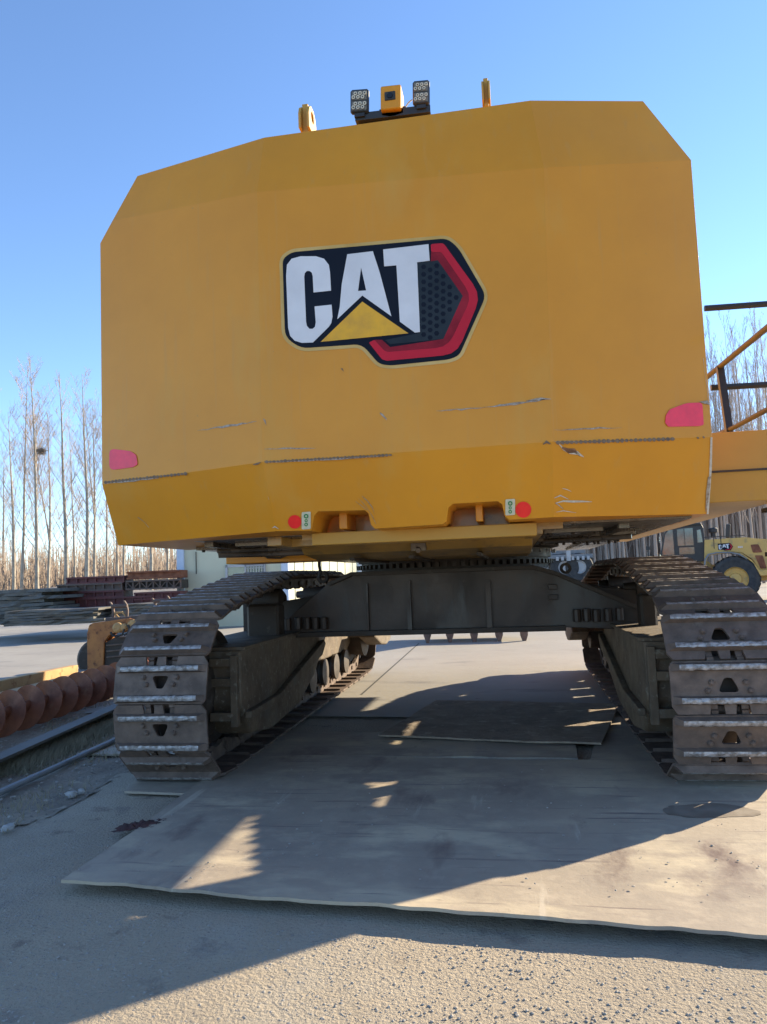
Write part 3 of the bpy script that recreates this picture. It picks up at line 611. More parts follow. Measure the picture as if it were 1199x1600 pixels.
# swing bearing
sb_ = MB(); sb_.lathe([(1.04, 1.64), (1.04, 1.60), (.96, 1.585), (.96, 1.50)], (-.02, 2.9, 0), 'Z', 64); swo = fin(sb_, 'swing_bearing', 'dark', smooth=True)
t_ = MB()
for k in range(80):
    a = 2*PI*k/80; t_.box((-.02+.955*math.cos(a), 2.9+.955*math.sin(a), 1.46), (.05, .035, .04), Matrix.Rotation(a, 3, 'Z'))
t_.lathe([(.93, 1.50), (.93, 1.40)], (-.02, 2.9, 0), 'Z', 64)
for k in range(44):
    a = 2*PI*k/44; t_.mi = 1; t_.cyl((-.02+1.0*math.cos(a), 2.9+1.0*math.sin(a), 1.575), (-.02+1.0*math.cos(a), 2.9+1.0*math.sin(a), 1.54), .010, .010, 6)
fin(t_, 'ring_gear', ['dark', 'worn'], swo)
# hose hanging behind the left track, pipe ring
hh = MB(); hh.tube([onY(499, 872, 1.6), onY(499, 884, 1.62), onY(501, 895, 1.65), onY(500, 902, 1.7)], .013, 8); fin(hh, 'hanging_hose', 'black', smooth=True)
# --- car body (X frame) : rear face about Y=1.9
cbd = MB()
prof = [onY(436, 992, 1.9), onY(440, 975, 1.9), onY(512, 912, 1.9), onY(548, 897, 1.9), onY(832, 886, 1.9), onY(868, 895, 1.9), onY(1000, 950, 1.9), onY(1005, 985, 1.9), onY(880, 980, 1.9)]
cbd.prism([(p.x, p.z) for p in prof], (0, .30, 0), fn=lambda t: (t[0], 1.9, t[1]))
car = fin(cbd, 'car_body', 'carbody', bevel=.006)
cf = MB()   # proud flanges along top and bottom edges
zt = [onY(512, 910, 1.86), onY(548, 894, 1.86), onY(832, 883, 1.86), onY(868, 892, 1.86), onY(1000, 947, 1.86)]
for i in range(4):
    a, b_ = zt[i], zt[i+1]; n2 = Vector((-(b_-a).z, 0, (b_-a).x)).normalized()*.035
    cf.add([a, b_, b_-n2, a-n2, a+Vector((0, .5, 0)), b_+Vector((0, .5, 0)), b_-n2+Vector((0, .5, 0)), a-n2+Vector((0, .5, 0))], [(0, 1, 2, 3), (4, 7, 6, 5), (0, 4, 5, 1), (3, 2, 6, 7), (0, 3, 7, 4), (1, 5, 6, 2)])
a, b_ = onY(432, 998, 1.84), onY(885, 985, 1.84); cf.box(((a.x+b_.x)/2, 2.05, (a.z+b_.z)/2+.022), (b_.x-a.x, .42, .044))
fin(cf, 'body_flange', 'dark', car, bevel=.004)
for (x, wd) in ((640, 5), (764, 6), (575, 3)):
    b = MB(); p, q = onY(x-wd, 900 if x > 600 else 905, 1.88), onY(x+wd, 988, 1.88); b.box(((p.x+q.x)/2, 1.88, (p.z+q.z)/2-.01), (abs(q.x-p.x), .05, abs(p.z-q.z)-.06)); fin(b, 'stiffener', 'carbody', car)
for (x, y) in ((864, 917), (865, 933)):
    b = MB(); p = onY(x, y, 1.89); b.box((p.x, 1.885, p.z), (.075, .03, .045)); fin(b, 'lug', 'carbody', car, bevel=.004)
for k, (x, y) in enumerate([(902, 962), (917, 961), (932, 962), (950, 961), (968, 960), (451, 976), (467, 974), (481, 974), (494, 974), (507, 974)]):
    b = MB(); p = onY(x, y, 1.86); b.cyl((p.x, 1.84, p.z-.05), (p.x, 1.84, p.z+.055), .034, .034, 8); fin(b, 'frame_bolt', 'carbody', car, bevel=.004)
for s, (xa, xb, ya, yb) in ((1, (1000, 1030, 928, 988)), (-1, (385, 436, 945, 1003))):
    b = MB(); p, q = onY(xa, ya, 1.5), onY(xb, yb, 1.5); b.box(((p.x+q.x)/2, 1.6, (p.z+q.z)/2), (abs(q.x-p.x), .2, abs(p.z-q.z)), ch=.02); fin(b, 'frame_stop', 'dark', car)
for (x, y, r_) in ((884, 888, .05), (505, 902, .055)):
    b = MB(); p = onY(x, y, 2.1); b.lathe([(r_, -.03), (r_, .03), (r_*.5, .03), (r_*.5, -.03), (r_, -.03)], p, 'Y', 20, cap=False); fin(b, 'tow_ring', 'dark', car, smooth=True)
for s in (-1, 1):   # front cross beam, symmetrical
    pass
b = MB(); b.prism([(-1.5, .90), (-1.5, 1.0), (-.95, 1.36), (.95, 1.36), (1.5, 1.0), (1.5, .90)], (0, .3, 0), fn=lambda t: (t[0], 3.9, t[1])); fin(b, 'front_cross_beam', 'carbody', car)
for s in (-1, 1):
    for (ya, yb) in ((2.15, 1.75), (3.9, 4.3)):
        b = MB(); b.prism([(s*.75, 1.36), (s*1.2, 1.22), (s*1.70, 1.16), (s*1.70, .90), (s*.75, .92)], (0, .55, 0), fn=lambda t, ya=ya: (t[0], ya, t[1])); fin(b, 'frame_leg', 'carbody', car, bevel=.01)
b = MB(); b.lathe([(.95, .92), (.95, 1.38)], (-.02, 2.9, 0), 'Z', 40); fin(b, 'centre_tub', 'carbody', car, smooth=True)

# --- tracks
SW, PITCH0 = .65, .315
def hull(pts):
    pts = sorted(set(pts)); 
    def half(ps):
        h = []
        for p in ps:
            while len(h) > 1 and (h[-1][0]-h[-2][0])*(p[1]-h[-2][1])-(h[-1][1]-h[-2][1])*(p[0]-h[-2][0]) <= 0: h.pop()
            h.append(p)
        return h
    a, b_ = half(pts), half(pts[::-1]); return a[:-1]+b_[:-1]
circ = [(.50, .63, .545), (.33, .42, .365), (5.75, .63, .545), (2.2, 1.20, .20), (4.2, 1.20, .20)]
hp_ = hull([(round(cy+r*math.cos(t), 4), round(cz+r*math.sin(t), 4)) for cy, cz, r in circ for t in [2*PI*i/72 for i in range(72)]])   # ccw in (Y,Z): rear(-Y) goes top->bottom
def resample(P, n):
    P = P+[P[0]]; d = [0]
    for a, b_ in zip(P, P[1:]): d.append(d[-1]+math.dist(a, b_))
    out = []; L_ = d[-1]; k = 0
    for i in range(n):
        t = L_*i/n
        while d[k+1] < t: k += 1
        f = (t-d[k])/(d[k+1]-d[k]); out.append((P[k][0]+(P[k+1][0]-P[k][0])*f, P[k][1]+(P[k+1][1]-P[k][1])*f))
    return out, L_
_, LT = resample(hp_, 10); NS = round(LT/PITCH0); PT = LT/NS
def rpoly(pts, r): return smoothpoly(pts, r, 3)
# shoe: local X across, Y along the chain, Z outwards
sh = MB(); p2 = PT*.985/2; w2 = SW/2; T = .018
outer = [(-w2+.02, -p2), (w2-.02, -p2), (w2, -p2+.03), (w2, p2-.045), (w2-.03, p2), (.115, p2), (.105, p2-.062), (.035, p2-.062), (.028, p2), (-.028, p2), (-.035, p2-.062), (-.105, p2-.062), (-.115, p2), (-w2+.03, p2), (-w2, p2-.045), (-w2, -p2+.03)]
hole = smoothpoly([(-.022, -.055), (.022, -.055), (.062, .028), (-.062, .028)], .3, 3)
sh.prism(outer, (0, 0, T), [hole], fn=lambda t: (t[0], t[1], 0))
def bar(y, h, wb, wt, L_, chx, worn):
    z0, z1 = T-.002, T+h; a = L_/2
    vs = [(-a, y-wb, z0), (a, y-wb, z0), (a, y+wb, z0), (-a, y+wb, z0), (-a+chx, y-wt, z1), (a-chx, y-wt, z1), (a-chx, y+wt, z1), (-a+chx, y+wt, z1)]
    sh.mi = 0; sh.add(vs, [(3, 2, 1, 0), (0, 1, 5, 4), (1, 2, 6, 5), (2, 3, 7, 6), (3, 0, 4, 7)])
    # worn crest with an uneven outline
    n = 22; rr = random.Random(int(y*1000)); vs = []; fs = []
    for i in range(n+1):
        x = -a+chx+(2*a-2*chx)*i/n; k = 1 if 0 < i < n else .3
        vs += [(x, y-wt-rr.uniform(-.002, .002)*k, z1-.003-rr.uniform(0, .003)), (x, y-wt*.3, z1+rr.uniform(-.001, .003)), (x, y+wt*.4, z1+rr.uniform(-.001, .003)), (x, y+wt+rr.uniform(-.002, .003)*k, z1-.003)]
    for i in range(n):
        for j in range(3): fs.append((i*4+j, (i+1)*4+j, (i+1)*4+j+1, i*4+j+1))
    sh.mi = 1; sh.add(vs, fs)
bar(-p2+PT*.105, .040, .025, .017, SW-.012, .045, True); bar(PT*.235, .036, .025, .017, SW-.012, .045, True)
sh.mi = 0
for (x, y) in ((-.095, -.028), (.095, -.028), (-.118, .018), (.118, .018)):
    sh.cyl((x, y, T-.001), (x, y, T+.016), .019, .016, 6)
    sh.cyl((x, y, T+.016), (x, y, T+.022), .013, .009, 8)
# curled leading lip
sh.add([(-w2+.03, p2, 0), (w2-.03, p2, 0), (w2-.03, p2+.012, -.022), (-w2+.03, p2+.012, -.022)], [(0, 1, 2, 3)])
sh_o = sh.build('track_shoe', ['shoe', 'worn']); 
lk = MB()
for s in (-1, 1):
    x = s*.085
    lk.prism([(-p2-.02, -.005), (p2-.03, -.005), (p2+.02, -.06), (p2+.015, -.10), (p2-.03, -.125), (.02, -.10), (-.04, -.10), (-p2+.03, -.125), (-p2-.01, -.10)], (.038, 0, 0), fn=lambda t, x=x: (x-.019, t[0], t[1]))
lk.cyl((-.12, -p2, -.07), (.12, -p2, -.07), .026, .026, 10)
lk_o = lk.build('track_link', 'shoe')
for side in (-1, 1):
    X0 = side*(1.45+SW/2)
    pts, _ = resample(hp_, NS*20)
    off = 9 if side > 0 else 3
    k = [pts[(i*20+off) % (NS*20)] for i in range(NS)]
    for i in range(NS):
        a, b_ = k[i], k[(i+1) % NS]
        if side < 0: a, b_ = b_, a
        t = Vector((0, b_[0]-a[0], b_[1]-a[1])).normalized(); xa = Vector((-1 if side > 0 else 1, 0, 0)); zn = xa.cross(t)
        mw = Matrix(((xa.x, t.x, zn.x, X0+random.uniform(-.003, .003)), (xa.y, t.y, zn.y, (a[0]+b_[0])/2-2.9), (xa.z, t.z, zn.z, (a[1]+b_[1])/2), (0, 0, 0, 1)))
        if i == 0 and side < 0: s_o, l_o = sh_o, lk_o
        else: s_o, l_o = sh_o.copy(), lk_o.copy(); C.objects.link(s_o); C.objects.link(l_o)
        s_o.parent = ex; s_o.matrix_local = mw; l_o.parent = ex; l_o.matrix_local = mw
    # track frame: inner face, top, ledge, end
    xi, xo = side*1.38, side*1.98
    tf = MB()
    prof = [(.42, .88), (.42, .50), (.62, .26), (1.1, .20), (1.9, .26), (2.5, .46), (2.7, .60), (2.7, .88)]
    tf.prism(prof, (xo-xi, 0, 0), fn=lambda t: (xi, t[0], t[1]))
    fr_ = fin(tf, 'track_frame', 'frame', bevel=.02)
    b = MB(); xa_ = side*1.66; b.prism([(2.7, 1.16), (2.7, .44), (5.2, .42), (5.6, .55), (5.2, 1.12)], (side*.24, 0, 0), fn=lambda t: (xa_, t[0], t[1])); fin(b, 'frame_beam', 'frame', fr_, bevel=.02)  # upper part of the beam filled in to block sun through the track loop
    b = MB(); b.prism([(5.0, .60), (5.1, .70), (6.2, .66), (6.35, .60), (6.3, .48), (5.9, .42), (5.5, .46)], (side*.22, 0, 0), fn=lambda t: (side*1.24, t[0], t[1])); fin(b, 'idler_bracket', 'frame', fr_, bevel=.02)
    b = MB(); b.prism([(5.3, .58), (5.4, .66), (6.1, .62), (6.1, .50)], (side*.30, 0, 0), fn=lambda t: (side*1.46, t[0], t[1])); fin(b, 'bracket_arm', 'frame', fr_, bevel=.01)
    lg_ = MB(); lg_.prism([(.48, .44), (.48, .39), (1.2, .40), (2.6, .62), (2.75, .72), (2.7, .76), (1.2, .46)], (side*-.05, 0, 0), fn=lambda t: (xi, t[0], t[1])); fin(lg_, 'frame_ledge', 'frame', fr_, bevel=.008)
    tp = MB(); tp.box((side*1.66, 1.58, .892), (.62, 2.3, .025)); fin(tp, 'frame_top', 'frame', fr_, bevel=.004)
    ep = MB()
    for zc in (.42, .66, .80): ep.box((side*1.50, .40, zc), (.20, .05, .06))
    ep.box((side*1.42, .40, .6), (.05, .06, .5)); fin(ep, 'frame_end', 'frame', fr_, bevel=.004)
    for j in range(8):
        r = MB(); cy_ = 1.05+j*.56; r.lathe([(.06, -.17), (.15, -.16), (.15, -.12), (.12, -.10), (.12, .10), (.15, .12), (.15, .16), (.06, .17)], (X0, cy_, .30), 'X', 24); fin(r, 'track_roller', 'dark', smooth=True)
    for cy_ in (2.2, 4.2):
        r = MB(); r.lathe([(.04, -.26), (.05, -.16), (.10, -.16), (.10, .16), (.05, .2)], (X0, cy_, 1.19), 'X', 20); fin(r, 'carrier_roller', 'dark', smooth=True)
        r = MB(); r.box((X0+side*.16, cy_, 1.0), (.08, .12, .34)); fin(r, 'roller_bracket', 'dark', fr_)
    # idler at the rear, sprocket at the front
    r = MB(); r.lathe([(.10, -.2), (.36, -.12), (.40, -.16), (.415, -.10), (.44, -.09), (.44, .09), (.415, .10), (.40, .16), (.36, .12), (.10, .2)], (X0, .50, .63), 'X', 48); fin(r, 'rear_idler', 'dark', smooth=True)
    r = MB(); r.lathe([(.12, -.28), (.30, -.26), (.32, -.06), (.42, -.05), (.42, .05), (.32, .06), (.34, .26), (.12, .28)], (X0, 5.75, .63), 'X', 40)
    for j in range(16): a = 2*PI*j/16; r.box((X0, 5.75+.44*math.cos(a), .63+.44*math.sin(a)), (.07, .09, .06), Matrix.Rotation(-(a+PI/2)+PI/2, 3, 'X') @ Matrix.Identity(3))
    fin(r, 'sprocket', 'dark', smooth=True)
# --- side platform with hand rails on the right
pf = MB(); pf.prism([(.06, 1.74), (.03, 1.93), (.06, 2.17), (6.6, 2.17), (6.6, 1.74)], (.70, 0, 0), fn=lambda t: (1.50, t[0], t[1]))
po = fin(pf, 'side_platform', 'yellow_dull', bevel=.006)
b = MB(); b.box((1.85, .10, 1.925), (.692, .16, .012)); fin(b, 'platform_seam', 'dark', po)
# added step-like panels outside the platform, out of view, blocking sun to extend the shadow
b = MB()
b.prism([(.40, 2.2), (.40, .80), (1.10, .80), (1.28, 1.3), (1.28, 2.2)], (.02, 0, 0), fn=lambda t: (2.47, t[0], t[1]))
b.box((2.37, .41, 1.5), (.20, .02, 1.4)); b.box((2.29, .62, 2.10), (.36, .3, .05)); st = fin(b, 'sun_blocker_steps', 'yellow_dull')
for zc in (.82, 1.12, 1.42, 1.72): b = MB(); b.box((2.37, .60, zc), (.19, .34, .03)); fin(b, 'sun_blocker_tread', 'dark', st)
pf = MB(); pf.prism([(-1.78, 1.74), (-1.70, 1.74), (-1.70, 1.95), (-1.78, 1.95)], (0, 4.2, 0), fn=lambda t: (t[0], .9, t[1])); fin(pf, 'left_catwalk', 'yellow', bevel=.006)
crk = MB()
for pts in ([(1112, 756), (1128, 766), (1140, 765), (1165, 764), (1170, 768)], [(1114, 777), (1135, 781), (1150, 780), (1165, 773), (1180, 769), (1197, 763)]):
    pass
def rail(pts, r, name, mt, n=10): 
    b = MB(); b.tube(pts, r, n); return fin(b, name, mt, smooth=True)
XP = 2.08
rail([onX(1110-12, 596, XP), onX(1110, 585, XP), onX(1125, 573, XP), onX(1199, 512, XP), onX(1270, 452, XP)], .019, 'handrail', 'rail')
rail([onX(1112, 690, XP), onX(1113, 684, XP), onX(1117, 679, XP), onX(1125, 677, XP), onX(1145, 669, XP), onX(1199, 640, XP), onX(1270, 602, XP)], .016, 'handrail', 'rail')
pt, pbm = onX(1125, 574, XP), onX(1144, 704, XP)
b = MB(); dv = (pt-pbm); b.box((pt+pbm)/2-dv.normalized()*.1, (.045, .045, dv.length+.2), dv.to_track_quat('Z', 'Y').to_matrix()); fin(b, 'rail_post', 'blackmetal')
rail([onY(1101, 482, .9), onY(1199, 475, .9), onY(1260, 471, .9)], .022, 'cross_rail', 'blackmetal')
rail([onY(1111, 606, .9), onY(1199, 601, .9), onY(1260, 597, .9)], .022, 'cross_rail', 'blackmetal')
p0_ = onY(1262, 470, .9); b = MB(); b.box((p0_.x, .9, (p0_.z+1.99)/2), (.045, .045, p0_.z-1.99+.05)); fin(b, 'rail_post', 'blackmetal')
# --- boom, stick and bucket standing in front
def arm(name, prof, w, mt='yellow'):
    b = MB(); b.prism(prof, (w, 0, 0), fn=lambda t: (-.05-w/2, t[0], t[1])); return fin(b, name, mt, bevel=.02)
arm('boom', [(4.9, 2.0), (5.3, 2.9), (7.2, 4.8), (8.4, 5.3), (10.8, 4.9), (10.9, 4.6), (8.4, 4.7), (7.4, 4.1), (5.9, 1.9)], .6)
arm('stick', [(10.2, 5.6), (10.9, 5.5), (11.6, 1.6), (11.2, 1.5), (10.4, 4.5)], .45)
bk = MB(); bp = [(11.6, 1.7), (12.2, 1.3), (12.3, .7), (11.9, .3), (10.7, .28), (10.55, .34), (11.6, .45), (11.9, .8), (11.8, 1.2), (11.3, 1.5)]
bk.prism(bp, (2.05, 0, 0), fn=lambda t: (-1.28, t[0], t[1])); bko = fin(bk, 'bucket', 'dark', bevel=.01)
for x in (668, 703, 741, 780, 819):
    p = onY(x, 990, 10.6); b = MB(); z0 = onY(x, 984, 10.6).z; z1 = onY(x, 1009 if x == 741 else 1006, 10.6).z
    b.prism([(-.085, z0+.1), (.085, z0+.1), (.075, z0-.1), (.018, z1), (-.018, z1), (-.075, z0-.1)], (0, .10, 0), fn=lambda t, p=p: (p.x+t[0], 10.55, t[1])); fin(b, 'bucket_tooth', 'shoe', bko, bevel=.008)

# ------------------------------------------------------------------ LEFT FOREGROUND: auger, beams, pipes
def long_thing(name, label, cat, a, b_, prof, mt, group=None, bevel=.003):
    """profile (u across, w up) swept from a to b; object origin at a"""
    a, b_ = Vector(a), Vector(b_); d = (b_-a); dn = Vector((d.x, d.y, 0)).normalized(); side = dn.cross(Vector((0, 0, 1)))
    mb = MB(); mb.prism(prof, d, fn=lambda t: side*t[0]+Vector((0, 0, t[1])))
    o = mb.build(name, mt, bevel=bevel, loc=a); return tag(o, label, cat, group)
a0, a1 = G(0, 1170, .2), G(185, 1100, .2)
a0, a1 = Vector((-4.07, .7, .235)), Vector((-4.40, 5.2, .235)); dn = (a1-a0); L_ = dn.length; dn.normalize()
dn2 = dn; sd = dn.cross(Vector((0, 0, 1))).normalized(); up = sd.cross(dn)
aug = empty('auger', a0, 'long rusty screw auger with round flights lying on the verge', 'auger')
b = MB(); b.cyl((0, 0, 0), dn*L_, .062, .062, 16); o = b.build('shaft', 'rust', aug, smooth=True)
pit = .33; turns = L_/pit; n = int(turns*36); vs = []; fs = []; b = MB()
for i in range(n+1):
    th = 2*PI*i/36; s = i/n*L_
    rd = sd*math.cos(th)+up*math.sin(th); s2 = s
    vs += [rd*.05+dn*s2, rd*.205+dn*s2, rd*.205+dn*(s2+.012), rd*.05+dn*(s2+.012)]
for i in range(n):
    for j in range(4): fs.append((i*4+j, i*4+(j+1) % 4, (i+1)*4+(j+1) % 4, (i+1)*4+j))
b.add(vs, fs); b.build('flight', 'rust', aug, smooth=True, ang=40)
Iprof = lambda h, w, t: [(-w, 0), (w, 0), (w, t), (t/2, t), (t/2, h-t), (w, h-t), (w, h), (-w, h), (-w, h-t), (-t/2, h-t), (-t/2, t), (-w, t)]
def gp(px_, py_, z): q = G(px_, py_, z); return Vector((q.x, q.y, 0))
def ext(a, b_, k0, k1): d = b_-a; return a-d*k0, b_+d*k1
# top edges read from the photo at the beams' own height
a, b_ = gp(0, 1063, .36), gp(117, 1039, .36); a, b_ = ext(a, b_, .6, 0)
long_thing('steel_beam', 'ochre steel beam behind the other one, with smooth upper face', 'steel beam', a, b_, [(-.05, .02), (.05, .02), (.05, .36), (-.05, .36)], 'ochre', 'ochre steel beams beside the auger')
a, b_ = gp(20, 1079, .28), gp(152, 1046, .28); a, b_ = ext(a, b_, .6, 0)
long_thing('steel_beam', 'ochre flanged steel beam nearest the rusty auger', 'steel beam', a, b_, Iprof(.28, .09, .03), 'ochre', 'ochre steel beams beside the auger')
a, b_ = gp(0, 1182, .14), gp(187, 1101, .14); a, b_ = ext(a, b_, .8, .4)
long_thing('steel_channel', 'long grey steel channel lying between auger and grass', 'steel channel', a, b_, [(-.07, .145), (.07, .145), (.07, .12), (-.04, .12), (-.04, .02), (-.07, .02)], 'sheet')
a, b_ = gp(0, 1236, .06), gp(192, 1150, .06); a, b_ = ext(a, b_, .8, .5)
pi_ = MB(); pi_.tube([Vector((0, 0, .055)), (b_-a)*.5+Vector((0, 0, .05)), (b_-a)+Vector((0, 0, .06))], .022, 10); tag(pi_.build('pipe', 'grey', smooth=True, loc=a), 'thin grey steel pipe lying across the dirt verge', 'pipe')
b = MB(); q = G(210, 1165, .03); b.box((0, 0, .02), (.3, .1, .03)); tag(b.build('steel_offcut', 'sheet', loc=G(232, 1178, .02)), 'small flat steel offcut lying beside the left track', 'offcut')

# ------------------------------------------------------------------ hydraulic attachment left of the track
zb = G(160, 1051); dpt = (zb-CAM).dot(cd); sc_ = dpt/FPX
att = empty('hydraulic_attachment', zb, 'orange and black hydraulic attachment with hooped lugs behind the left track', 'attachment', rot=yaw)
def za(x, y): return Vector(((100+x*.1835-160)*sc_, 0, (1051-(920+y*.1835))*sc_))   # zoomed crop -> local X,Z
def am(name, mt, poly, y0, th, parent=att, bevel=.01, smooth=False):
    b = MB(); b.prism([(za(*p).x, za(*p).z) for p in poly], (0, th, 0), fn=lambda t: (t[0], y0, t[1])); return b.build(name, mt, parent, bevel=bevel, smooth=smooth)
armp = [(200, 690), (198, 380), (215, 310), (250, 292), (560, 262), (640, 285), (665, 330), (640, 365), (560, 380), (420, 385), (380, 405), (345, 460), (335, 690)]
o1 = am('clamp_arm', 'orange', armp, 0, .10); am('clamp_arm', 'orange', armp, .30, .10)
am('clamp_web', 'rust', [(212, 600), (212, 410), (318, 405), (318, 600)], .10, .20)
am('housing', 'dark', [(330, 745), (330, 470), (420, 425), (600, 420), (640, 470), (640, 745)], .05, .7)
for yy in (480, 530, 580, 690): am('housing_rib', 'shoe', [(360, yy), (600, yy-12), (600, yy), (360, yy+14)], .0, .06)
b = MB(); p = za(165, 600); b.lathe([(.30, -.04), (.34, 0), (.34, .12), (.30, .16)], (p.x+.06, .45, p.z-.04), 'Y', 28); b.build('counter_disc', 'dark', att, smooth=True)
for (x, y, r_, l_) in ((480, 335, 42, .25), (530, 335, 30, .32), (610, 320, 46, .3)):
    b = MB(); p = za(x, y); b.lathe([(r_*.1835*sc_*.6, -.02), (r_*.1835*sc_, 0), (r_*.1835*sc_, l_)], (p.x, -.12, p.z), 'Y', 20); b.build('hydraulic_cylinder', 'ochre', att, smooth=True)
for k, pts in enumerate([[(430, 370), (450, 400), (490, 405), (530, 395), (545, 350)], [(545, 400), (575, 385), (590, 345), (575, 315)], [(640, 270), (660, 300), (650, 340)]]):
    b = MB(); b.tube([za(*p)+Vector((0, -.16, 0)) for p in pts], .018, 8); b.build('hose', 'black', att, smooth=True)
def hoop(x, yy0, yy1, y):
    pts = [(x-20, yy0), (x-5, yy0+2), (x+18, yy0+40), (x+26, (yy0+yy1)/2+10), (x+24, yy1), (x+2, yy1), (x+4, (yy0+yy1)/2), (x-4, yy0+38)]
    return am('lug_hoop', 'brownsteel', pts, y, .05)
hoop(385, 118, 282, .12); hoop(505, 110, 262, .12); hoop(690, 100, 230, .5); hoop(826, 86, 200, .5)
for xa_, xb_, yy, yo in ((385, 520, 158, .14), (700, 845, 130, .52)): b = MB(); b.cyl(za(xa_, yy)+Vector((0, yo, 0)), za(xb_, yy)+Vector((0, yo, 0)), .035, .035, 12); b.build('lug_pin', 'brownsteel', att, smooth=True)
b = MB(); 
for p, q in (((410, 215), (460, 270)), ((410, 215), (480, 212)), ((480, 212), (520, 265)), ((460, 270), (520, 265))): b.cyl(za(*p)+Vector((0, .14, 0)), za(*q)+Vector((0, .14, 0)), .016, .016, 8)
b.build('lug_brace', 'ochre', att)
am('base_beam', 'brownsteel', [(340, 290), (340, 255), (520, 250), (740, 235), (740, 215), (690, 215), (690, 235)][:5]+[(740, 270)], .08, .3)

# ------------------------------------------------------------------ far stacks on the left
def stack_pt(px_, depth): q = at(px_, 940, depth); return Vector((q.x, q.y, 0))
def zat(py_, px_, depth): return at(px_, py_, depth).z
def frame_at(px0, px1, depth, d1=None):
    a, b_ = stack_pt(px0, depth), stack_pt(px1, d1 or depth); return a, b_
D = 23.0
girders = [  # px0, px1, ytop, ybot, colour, label
 (76, 238, 933, 950, 'maroon', 'lowest and longest maroon box girder of the stack'),
 (86, 194, 923, 935, 'maroon', 'maroon box girder second from the ground in the stack'),
 (89, 192, 911, 924, 'brownsteel', 'brown-grey box girder second from the top of the left column'),
 (104, 195, 900, 912, 'maroon', 'maroon box girder on top of the left column'),
 (210, 283, 924, 937, 'maroon', 'maroon girder with slots at the bottom of the right column'),
 (199, 283, 891, 904, 'rust', 'rusty slab-like girder topping the right column')]
for (x0, x1, yt, yb, mt, lb_) in girders:
    a, b_ = frame_at(x0, x1, D); L_ = (b_-a).length; z1, z0 = zat(yt, (x0+x1)/2, D), zat(yb, (x0+x1)/2, D); h = z1-z0-.012
    e = empty('box_girder', a+Vector((0, 0, z0)), lb_, 'girder', 'stacked box girders', rot=yaw)
    b = MB(); b.box((L_/2, .45, h/2), (L_, .8, h)); b.build('girder_body', mt, e, bevel=.01)
    b = MB(); b.box((L_/2, .03, .025), (L_, .14, .05)); b.box((L_/2, .03, h-.025), (L_, .14, .05))
    if mt != 'rust':
        nr = int(L_/.26)
        for i in range(nr+1): b.box((.03+(L_-.06)*i/nr, .03, h/2), (.045, .08, h-.1))
    b.build('girder_ribs', mt, e)
a, b_ = frame_at(198, 283, D); L_ = (b_-a).length; z0, z1 = zat(921, 240, D), zat(904.5, 240, D); h = z1-z0-.02
e = empty('lattice_girder', a+Vector((0, 0, z0)), 'rusty lattice girder between slab and slotted girder', 'girder', rot=yaw)
b = MB(); b.box((L_/2, 0, .03), (L_, .1, .05)); b.box((L_/2, 0, h-.03), (L_, .1, .05)); b.build('chord', 'brownsteel', e)
b = MB(); n = 8
for i in range(n+1): b.box((L_*i/n, 0, h/2), (.035, .05, h))
for i in range(n): b.cyl((L_*i/n, 0, .04 if i % 2 else h-.04), (L_*(i+1)/n, 0, h-.04 if i % 2 else .04), .018, .018, 5)
b.build('lattice', 'brownsteel', e)
b = MB(); b.box((L_/2, .5, h/2-.01), (L_, .8, h-.03)); b.build('core', 'dark', e)
# block supporting the upper girders
rs_ = random.Random(4)
def sheets(px0, px1, ytop, ybot, depth, n, group, where, mt='sheet', jit=.25):
    zt_, zb_ = zat(ytop, (px0+px1)/2, depth), max(0.0, zat(ybot, (px0+px1)/2, depth)); a, b_ = frame_at(px0, px1, depth); L_ = (b_-a).length; h = (zt_-zb_)/n
    names = ['lowest', 'second from bottom', 'third from bottom', 'fourth from bottom', 'fifth from bottom', 'sixth from bottom', 'seventh from bottom', 'eighth from bottom', 'ninth from bottom', 'tenth from bottom']
    for i in range(n):
        L2 = L_*rs_.uniform(.9, 1.03); o0 = rs_.uniform(-jit, jit)*.6
        b = MB(); m_ = 10; vs = []; fs = []; hh_ = h*.9
        for k in range(m_+1):
            x = o0+L2*k/m_; z = .008*math.sin(k*.9+i)+.005*rs_.uniform(-1, 1)
            for (yy, zz) in ((0+rs_.uniform(-.03, .03), 0), (0+rs_.uniform(-.03, .03), hh_), (1.6, hh_), (1.6, 0)): vs.append((x, yy, z+zz))
        for k in range(m_):
            for j in range(4): fs.append((k*4+j, k*4+(j+1) % 4, (k+1)*4+(j+1) % 4, (k+1)*4+j))
        fs += [(3, 2, 1, 0), tuple(m_*4+j for j in range(4))]
        b.add(vs, fs); o = b.build('steel_sheet', mt, loc=a+Vector((0, 0, zb_+h*i))); o.rotation_euler = (0, 0, yaw+rs_.uniform(-.03, .03))
        nm = 'topmost' if i == n-1 else names[i]
        tag(o, f'{nm} grey steel sheet of the {where}'.replace(' in front of the maroon girders', ' before maroon girders').replace('the low wide','low wide'), 'steel sheet', group)
sheets(14, 160, 952, 976, 20.0, 6, 'low wide stack of steel sheets', 'low wide stack in front of the maroon girders')
sheets(-40, 74, 921, 976, 21.5, 10, 'tall stack of steel sheets', 'tall uneven stack at the left edge', jit=.9)
sheets(178, 262, 943, 962, 20.5, 5, 'stack of sheets behind the hooped lugs', 'stack behind the hooped attachment')

